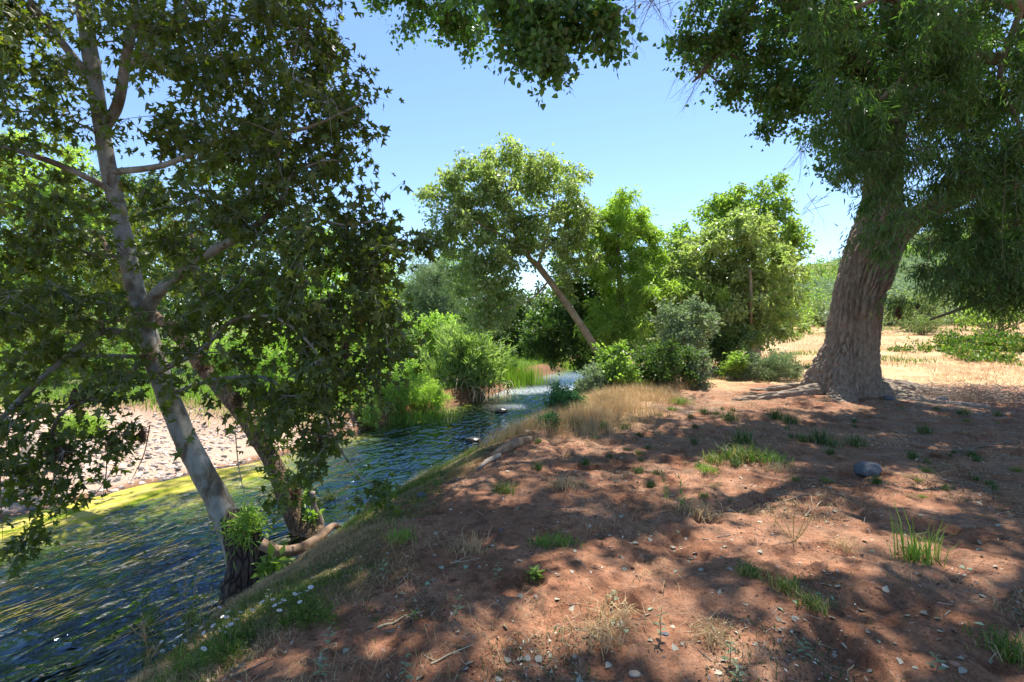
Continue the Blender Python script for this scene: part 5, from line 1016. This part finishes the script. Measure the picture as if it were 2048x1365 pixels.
# fallen leaves: the ones that show largest are things
M['fallen'] = plain('fallen_leaf', (.24,.21,.15), (.46,.42,.33), 30, .75, .2)
M['fallen2'] = plain('fallen_leaf_green', (.16,.26,.15), (.36,.42,.28), 30, .7, .2)
def fl_mesh(seed, m_):
    rg = np.random.default_rng(seed); a = np.linspace(0, 6.283, 13)[:-1]; r_ = 1 - .28 * np.cos(a) ; x = np.cos(a) * .5 * (1 + .25 * (np.cos(a) > .6)) ; y = np.sin(a) * .42 * (1.1 - .35 * np.cos(a))
    x = np.where(np.arange(12) == 0, .78, x); v = np.stack([x, y, .10 * np.abs(y) + .16 * rg.normal() * x * x + .12 * rg.normal() * x * y], -1); v = np.vstack([[0, 0, -.02], v]); mb = MB(); mb.add(v, np.array([(0, i, i % 12 + 1) for i in range(1, 13)]), 0, True)
    prisms(mb, np.array([[-.45, 0, .02]]), np.array([[-1.0, .15, .03]]), .015, .01); return mb.mesh('fallen_leaf', M[m_])
FL = [fl_mesh(k, 'fallen') for k in range(5)] + [fl_mesh(9, 'fallen2')]
rgf = np.random.default_rng(15); cnt = 0
spots = [(540,1338),(480,1335),(770,1167),(755,1178),(1035,1017),(1045,1018),(1140,1035),(1178,1058),(1600,1128),(1638,1190),(1690,1275),(1520,1105),(1875,1240),(1880,1265),(1980,1288),(1960,1250),(1790,1290),(1800,1325),(1830,1338),(1965,1195),(2030,1222),(1920,1320),(1925,1345),(1590,1240),(1345,1255),(1300,1220),(1248,1210),(1225,1225),(1100,1315),(1015,1325),(1040,1320),(1365,1290),(1350,1300),(1390,1110),(1460,1140),(1450,1095),(1560,1220),(1740,1345)]
while len(spots) < 215: 
    py = 830 + 535 * rgf.random() ** 1.15; spots.append((rgf.uniform(560, 2045), py))
for k, (px, py) in enumerate(spots):
    g = G(px, py)
    if bank_d(g[0], g[1])[0] < .9: continue
    q = FL[int(rgf.integers(0, 5))] if rgf.random() < .86 else FL[5]; green = q is FL[5]
    o = thing('fallen_leaf', q, g + [0, 0, .005], rgf.uniform(0, 6.28), rgf.uniform(.016, .036) * (1 + .04 * g[1]), 'dull green fallen cottonwood leaf lying on the soil' if green else 'pale dry fallen cottonwood leaf lying on the soil', 'leaf', 'fallen leaves on the bank')
    o.rotation_euler = (rgf.normal(0, .3), rgf.normal(0, .3), rgf.uniform(0, 6.28))
# sticks
def stick(label, a, b, r_, m_='wood', seed=0, name='stick', fork=0):
    rg = np.random.default_rng(seed); A, B = G(*a) + [0, 0, r_], G(*b) + [0, 0, r_]; L_ = np.linalg.norm(B - A); mid = (A + B) / 2 + rg.normal(0, .04 * L_, 3); mid[2] = hz(mid[0], mid[1]) + r_ * 1.2
    q = (A * .75 + B * .25) * .5 + (A + mid) * .25; q[2] = max(q[2], hz(q[0], q[1]) + r_)
    s = spline([(*A, r_ * 1.05), (*q, r_), (*mid, r_ * .9), (*B, r_ * .5)], 20); mb = MB(); tube(mb, s[:, :3], s[:, 3], 7, 0, True, True, .15, seed)
    for k in range(fork): c_ = s[6 + 4 * k, :3]; e_ = c_ + (B - A) * .35 + rg.normal(0, .12 * L_, 3); e_[2] = hz(e_[0], e_[1]) + r_ + rg.uniform(0, .02); es = spline([(*c_, r_ * .6), (*((c_ + e_) / 2 + [0, 0, .01]), r_ * .5), (*e_, r_ * .3)], 10); tube(mb, es[:, :3], es[:, 3], 6)
    tag(mb.build(name, M[m_], None, tuple(A)), label, 'stick')
sk = [('thick pale stick lying on the red soil left of centre',(755,1258),(812,1232),.006,'cane',0),('long thin pale stick beside the bottom leaf pair',(862,1330),(945,1292),.004,'cane',1),('dark thin twig below the long pale stick',(915,1345),(980,1308),.003,'debris',1),
 ('pale forked branch lying in the open right of the seedlings',(1610,1035),(1652,985),.006,'palebark',3),('thin twig lying left of the pale forked branch',(1565,1005),(1625,990),.004,'palebark',2),('long straight stick at the rim near the driftwood',(1100,935),(1138,898),.007,'wood',0),
 ('twig pointing left beside the violet flower',(1395,1300),(1440,1345),.003,'twig',1),('curved twig in the bottom left below the daisies',(445,1365),(530,1325),.005,'greywood',1),('twig on the sunny red patch near centre',(1280,1165),(1268,1140),.003,'wood',1),('grey twig behind the large straw tuft',(1150,1120),(1182,1150),.003,'greywood',1),
 ('long thin twig across the right foreground soil',(1840,1020),(1990,1055),.004,'greywood',2),('twig near the right edge above the brush',(1880,960),(2000,985),.005,'greywood',2),('fallen branch in shade at the right edge',(1920,905),(2047,880),.01,'twig',3),('short twig by the rim above the green slope',(900,1128),(960,1118),.004,'cane',1),
 ('pale twig on the gravel bar edge by the muddy bank',(815,868),(840,858),.02,'palebark',0)]
for k, (lab, a, b, r_, m_, fk) in enumerate(sk): stick(lab, a, b, r_, m_, 800 + k, fork=fk)
for k in range(46):
    px = rgf.uniform(700, 2040); py = rgf.uniform(860, 1360); a_ = rgf.uniform(0, 6.28); l_ = rgf.uniform(15, 50)
    if bank_d(*G(px, py)[:2])[0] < 1.6: continue
    stick('short dry twig lying on the bank soil', (px, py), (px + l_ * math.cos(a_), py + l_ * .5 * math.sin(a_)), rgf.uniform(.0015, .0035), ['twig', 'greywood', 'cane'][k % 3], 900 + k, 'twig', int(rgf.integers(0, 3)))
    COL.objects[-1]['group'] = 'small twigs strewn on the bank'
# rocks
def rock(label, px, py, wpx, m_, seed, hr=.55, name='rock', z=0, Y=None):
    g = G(px, py) if Y is None else P(px, py, Y); s_ = wpx / F * g[1] / 2; v, f = icos(4); rg = np.random.default_rng(seed); o3 = rg.uniform(0, 50, 3)
    n = 1 + .7 * (fbm(v[:, 0] * 1.2 + o3[0], v[:, 1] * 1.2 + o3[1], v[:, 2] * 1.2 + o3[2], 4, seed) - .5); v = v * n[:, None] * [s_, s_ * .8, s_ * hr]
    mb = MB(); mb.add(v + g + [0, 0, s_ * hr * .35 + z], f, 0, True); tag(mb.build(name, M[m_], None, tuple(g)), label, 'rock')
M['bluerock'] = plain('blue_grey_rock', (.07,.075,.09), (.15,.155,.17), 9, .85, .5); M['tanrock'] = plain('tan_rock', (.28,.2,.14), (.5,.4,.3), 9, .85, .4); M['wetrock'] = plain('wet_dark_rock', (.02,.022,.022), (.06,.055,.045), 6, .3, .4)
rock('large blue grey rock half buried in the shaded soil', 1735, 948, 52, 'bluerock', 1, .6); rock('tan pebble at the bottom edge below the dry straw', 1268, 1352, 22, 'tanrock', 2); rock('tan pebble just left of the bottom straw tuft', 1150, 1315, 14, 'tanrock', 3)
rock('grey stone at the grass edge above the water', 843, 994, 20, 'bluerock', 4); rock('grey stone under the right cottonwood root', 1778, 800, 20, 'bluerock', 5); rock('grey stone at the hollow of the right root end', 1885, 802, 22, 'bluerock', 6)
rock('small grey pebble among the middle foreground grass', 1002, 1062, 8, 'bluerock', 7); rock('small brown stone in the sunny soil right of the weedy sprout', 1545, 1070, 8, 'tanrock', 8); rock('grey pebble beside the right silver seedling', 1330, 1270, 16, 'bluerock', 9, .4)
rock('dark wet rock breaking the blue water in mid river', 945, 881, 30, 'wetrock', 11, .35); rock('dark wet rock in the river below the cane clump', 1002, 824, 26, 'wetrock', 12, .4); rock('dark wet rock near the driftwood ledge', 1030, 863, 24, 'wetrock', 13, .3); rock('mossy wet rock against the dry grass bank', 1056, 866, 14, 'tanrock', 14, .5); rock('grey boulder in the water behind the arched root', 628, 1092, 34, 'bluerock', 15, .6)
rock('pale boulder on the left end of the gravel bar', 20, 990, 50, 'tanrock', 16, .4); rock('tan boulder behind the stump on the gravel bar', 60, 912, 36, 'tanrock', 17, .6)
# driftwood
def gl(px, py, r_, dz=0): g = G(px, py); return (g[0], g[1], g[2] + r_ * .6 + dz, r_)
log('driftwood_log', 'weathered pinkish driftwood ledge on the bank below the golden grass', 'driftwood', [gl(1062,882,.04), gl(1035,893,.065), gl(1010,903,.06), gl(985,915,.03)], M['wood'], 20, .5, 3)
log('driftwood_log', 'thin grey driftwood piece at the lower end of the ledge', 'driftwood', [gl(1000,914,.03), gl(975,927,.03), gl(955,940,.012)], M['greywood'], 12, .5, 4)
log('driftwood_stump', 'twisted brown driftwood stump on the pale gravel bar', 'driftwood', [gl(55,975,.14), gl(62,945,.16,.12), gl(60,918,.10,.3), gl(45,905,.04,.42)], M['greywood'], 18, .6, 5, extra=[[gl(70,960,.08,.05), gl(95,950,.05,.15), gl(110,940,.02,.2)]])
# brush pile
g = G(1950, 800); o = empty('brush_pile', g, 'pile of dead grey brush lying at the right edge beyond the cottonwood root', 'brush'); mb = MB(); c_ = g + rgf.normal(0, 1, (1700, 3)) * [.75, .45, .0]; c_[:, 2] = H(c_[:, 0], c_[:, 1]) + np.abs(rgf.normal(0, .12, 1700)); prisms(mb, c_, c_ + rgf.normal(0, 1, (1700, 3)) * [.16, .12, .07], .006, .003); mb.build('branches', M['greywood'], o)
# flood debris tangles caught in the branches
def tangle(label, px, py, Y, wpx, hpx, seed, name='flood_debris'):
    rg = np.random.default_rng(seed); c = P(px, py, Y); s3 = np.array([wpx, wpx * .8, hpx]) / F * Y / 2; n = 420
    a = c + rg.normal(0, .42, (n, 3)) * s3; d = rg.normal(0, .6, (n, 3)) + [0, 0, -.7]; mb = MB(); prisms(mb, a, a + unit(d) * rg.uniform(.3, 1.1, (n, 1)) * s3.max() * .8, .0022 * Y / 5, .001 * Y / 5)
    p = spline([(*(c + [0, 0, s3[2]]), s3[0] * .15), (*c, s3[0] * .55), (*(c - [0, 0, s3[2]]), s3[0] * .1)], 12); tube(mb, p[:, :3], p[:, 3], 9, 0, True, True, .9, seed)
    tag(mb.build(name, M['debris'], None, tuple(c)), label, 'debris')
for k, (px, py, Y, w_, h_, lab) in enumerate([(285,870,5.2,14,34,'slender brown debris tangle hanging just left of the pale trunk'),(225,880,5.1,26,34,'brown debris tangle hanging over the gravel bar'),(75,700,5.0,40,30,'reddish debris mat caught on the horizontal branch'),(120,905,4.8,44,36,'dark debris mat caught low in the left branches'),(150,800,5.0,30,46,'debris strands hanging below the left branches'),
    (408,735,7.9,40,36,'rusty debris nest wrapped round the brown leaning trunk'),(620,720,4.9,16,60,'long debris strand in the right half of the sycamore crown'),(690,700,4.9,16,50,'debris strand near the right edge of the sycamore crown'),(645,880,4.85,36,24,'brown debris mat above the river in the low drooping leaves'),(590,985,7.0,26,50,'dark debris lump stuck on the brown leaning trunk'),(475,800,4.95,28,30,'debris tuft where the crown crosses the brown trunk'),(300,712,5.5,40,18,'debris wrapped round the pale trunk'),
    (1797,625,10,9,22,'small brown clump dangling right of the cottonwood trunk'),(1835,612,10,7,10,'tiny brown clump dangling under the willow'),(640,925,4.8,20,22,'dark debris lump low in the drooping sycamore branch')]): tangle(lab, px, py, Y, w_, h_, 1000 + k)
# hanging dry stems
for k, (px, py, L_, ln, lab) in enumerate([(470,860,.85,.18,'long straw coloured stem hanging over the algae between the two trunks'),(250,860,.75,-.5,'thin dark stem trailing left over the gravel bar'),(215,900,.5,-.1,'thin dark root strand hanging over the gravel bar'),(300,850,.6,-.35,'thin brown strand hanging beside the pale trunk'),(0,900,.9,.03,'dark dead stem hanging at the left edge')]):
    q0 = P(px, py, 5.1); s = spline([(*q0, .006), (*(q0 + [ln * .3 * L_, 0, -L_ * .5]), .005), (*(q0 + [ln * L_, 0, -L_]), .002)], 16); mb = MB(); tube(mb, s[:, :3], s[:, 3], 5); tag(mb.build('hanging_stem', M['cane' if k == 0 else 'debris'], None, tuple(q0)), lab, 'stem')

# labels for the small repeats: which landmark each lies beside
LM = [('the large blue grey rock', 1735, 948), ('the tall green grass clump', 1840, 1110), ('the large dry straw tuft', 1228, 1255), ('the green grass patch', 1500, 915), ('the pair of leafy seedlings', 1350, 1015), ('the olive weedy sprout', 1588, 1085),
      ('the pale forked branch', 1632, 1010), ('the broad leaved rosette', 1070, 1160), ('the long thin pale stick', 905, 1312), ('the thick pale stick', 785, 1245), ('the foreground weed strip', 1570, 1175), ('the silver seedling at centre left', 915, 1240),
      ('the bright tuft pair', 1102, 1090), ('the driftwood ledge', 1030, 900), ('the cottonwood roots', 1660, 810), ('the golden dry grass', 1180, 830), ('the bottom right corner tuft', 2020, 1310), ('the lone dark tuft', 1460, 842), ('the daisy clump', 440, 1250), ('the violet flower', 1480, 1350), ('the tan bottom pebble', 1268, 1352), ('the brush pile', 1950, 800), ('the shaded dark tuft', 1848, 868)]
ORD = ['nearest', 'second nearest', 'third nearest', 'fourth nearest', 'fifth nearest', 'sixth nearest']
def relabel(prefix, group, noun):
    got = {}
    for o in [o for o in COL.objects if o.get('group') == group and o.name.startswith(prefix)]:
        x, y, z = o.location; px = 1024 + x / y * F; py = HOR - (z - CAMZ) / y * F
        nm, lx, ly = min(LM, key=lambda q: (q[1] - px) ** 2 + ((q[2] - py) * 1.6) ** 2); dx, dy = px - lx, (py - ly) * 1.6
        side = ('right of' if dx > 0 else 'left of') if abs(dx) > abs(dy) else ('in front of' if dy > 0 else 'behind')
        n_ = noun(o); got.setdefault((n_, side, nm), []).append((dx * dx + dy * dy, o.name, o))
    for (n_, side, nm), l_ in got.items():
        l_.sort(key=lambda q: q[:2])
        for k, (d, _, o) in enumerate(l_): o['label'] = f'{n_} {side} {nm}' + ('' if len(l_) == 1 else ', ' + (ORD[k] + ' to it' if k < 6 else 'farther off'))
relabel('fallen_leaf', 'fallen leaves on the bank', lambda o: 'dull green fallen leaf' if 'green' in o['label'] else 'pale dry fallen leaf')
relabel('grass_tuft', 'small tufts dotted over the bank', lambda o: 'tiny dark tuft' if 'dark' in o['label'] else ('tiny straw tuft' if 'straw' in o['label'] else 'tiny green tuft'))
relabel('twig', 'small twigs strewn on the bank', lambda o: 'short dry twig')
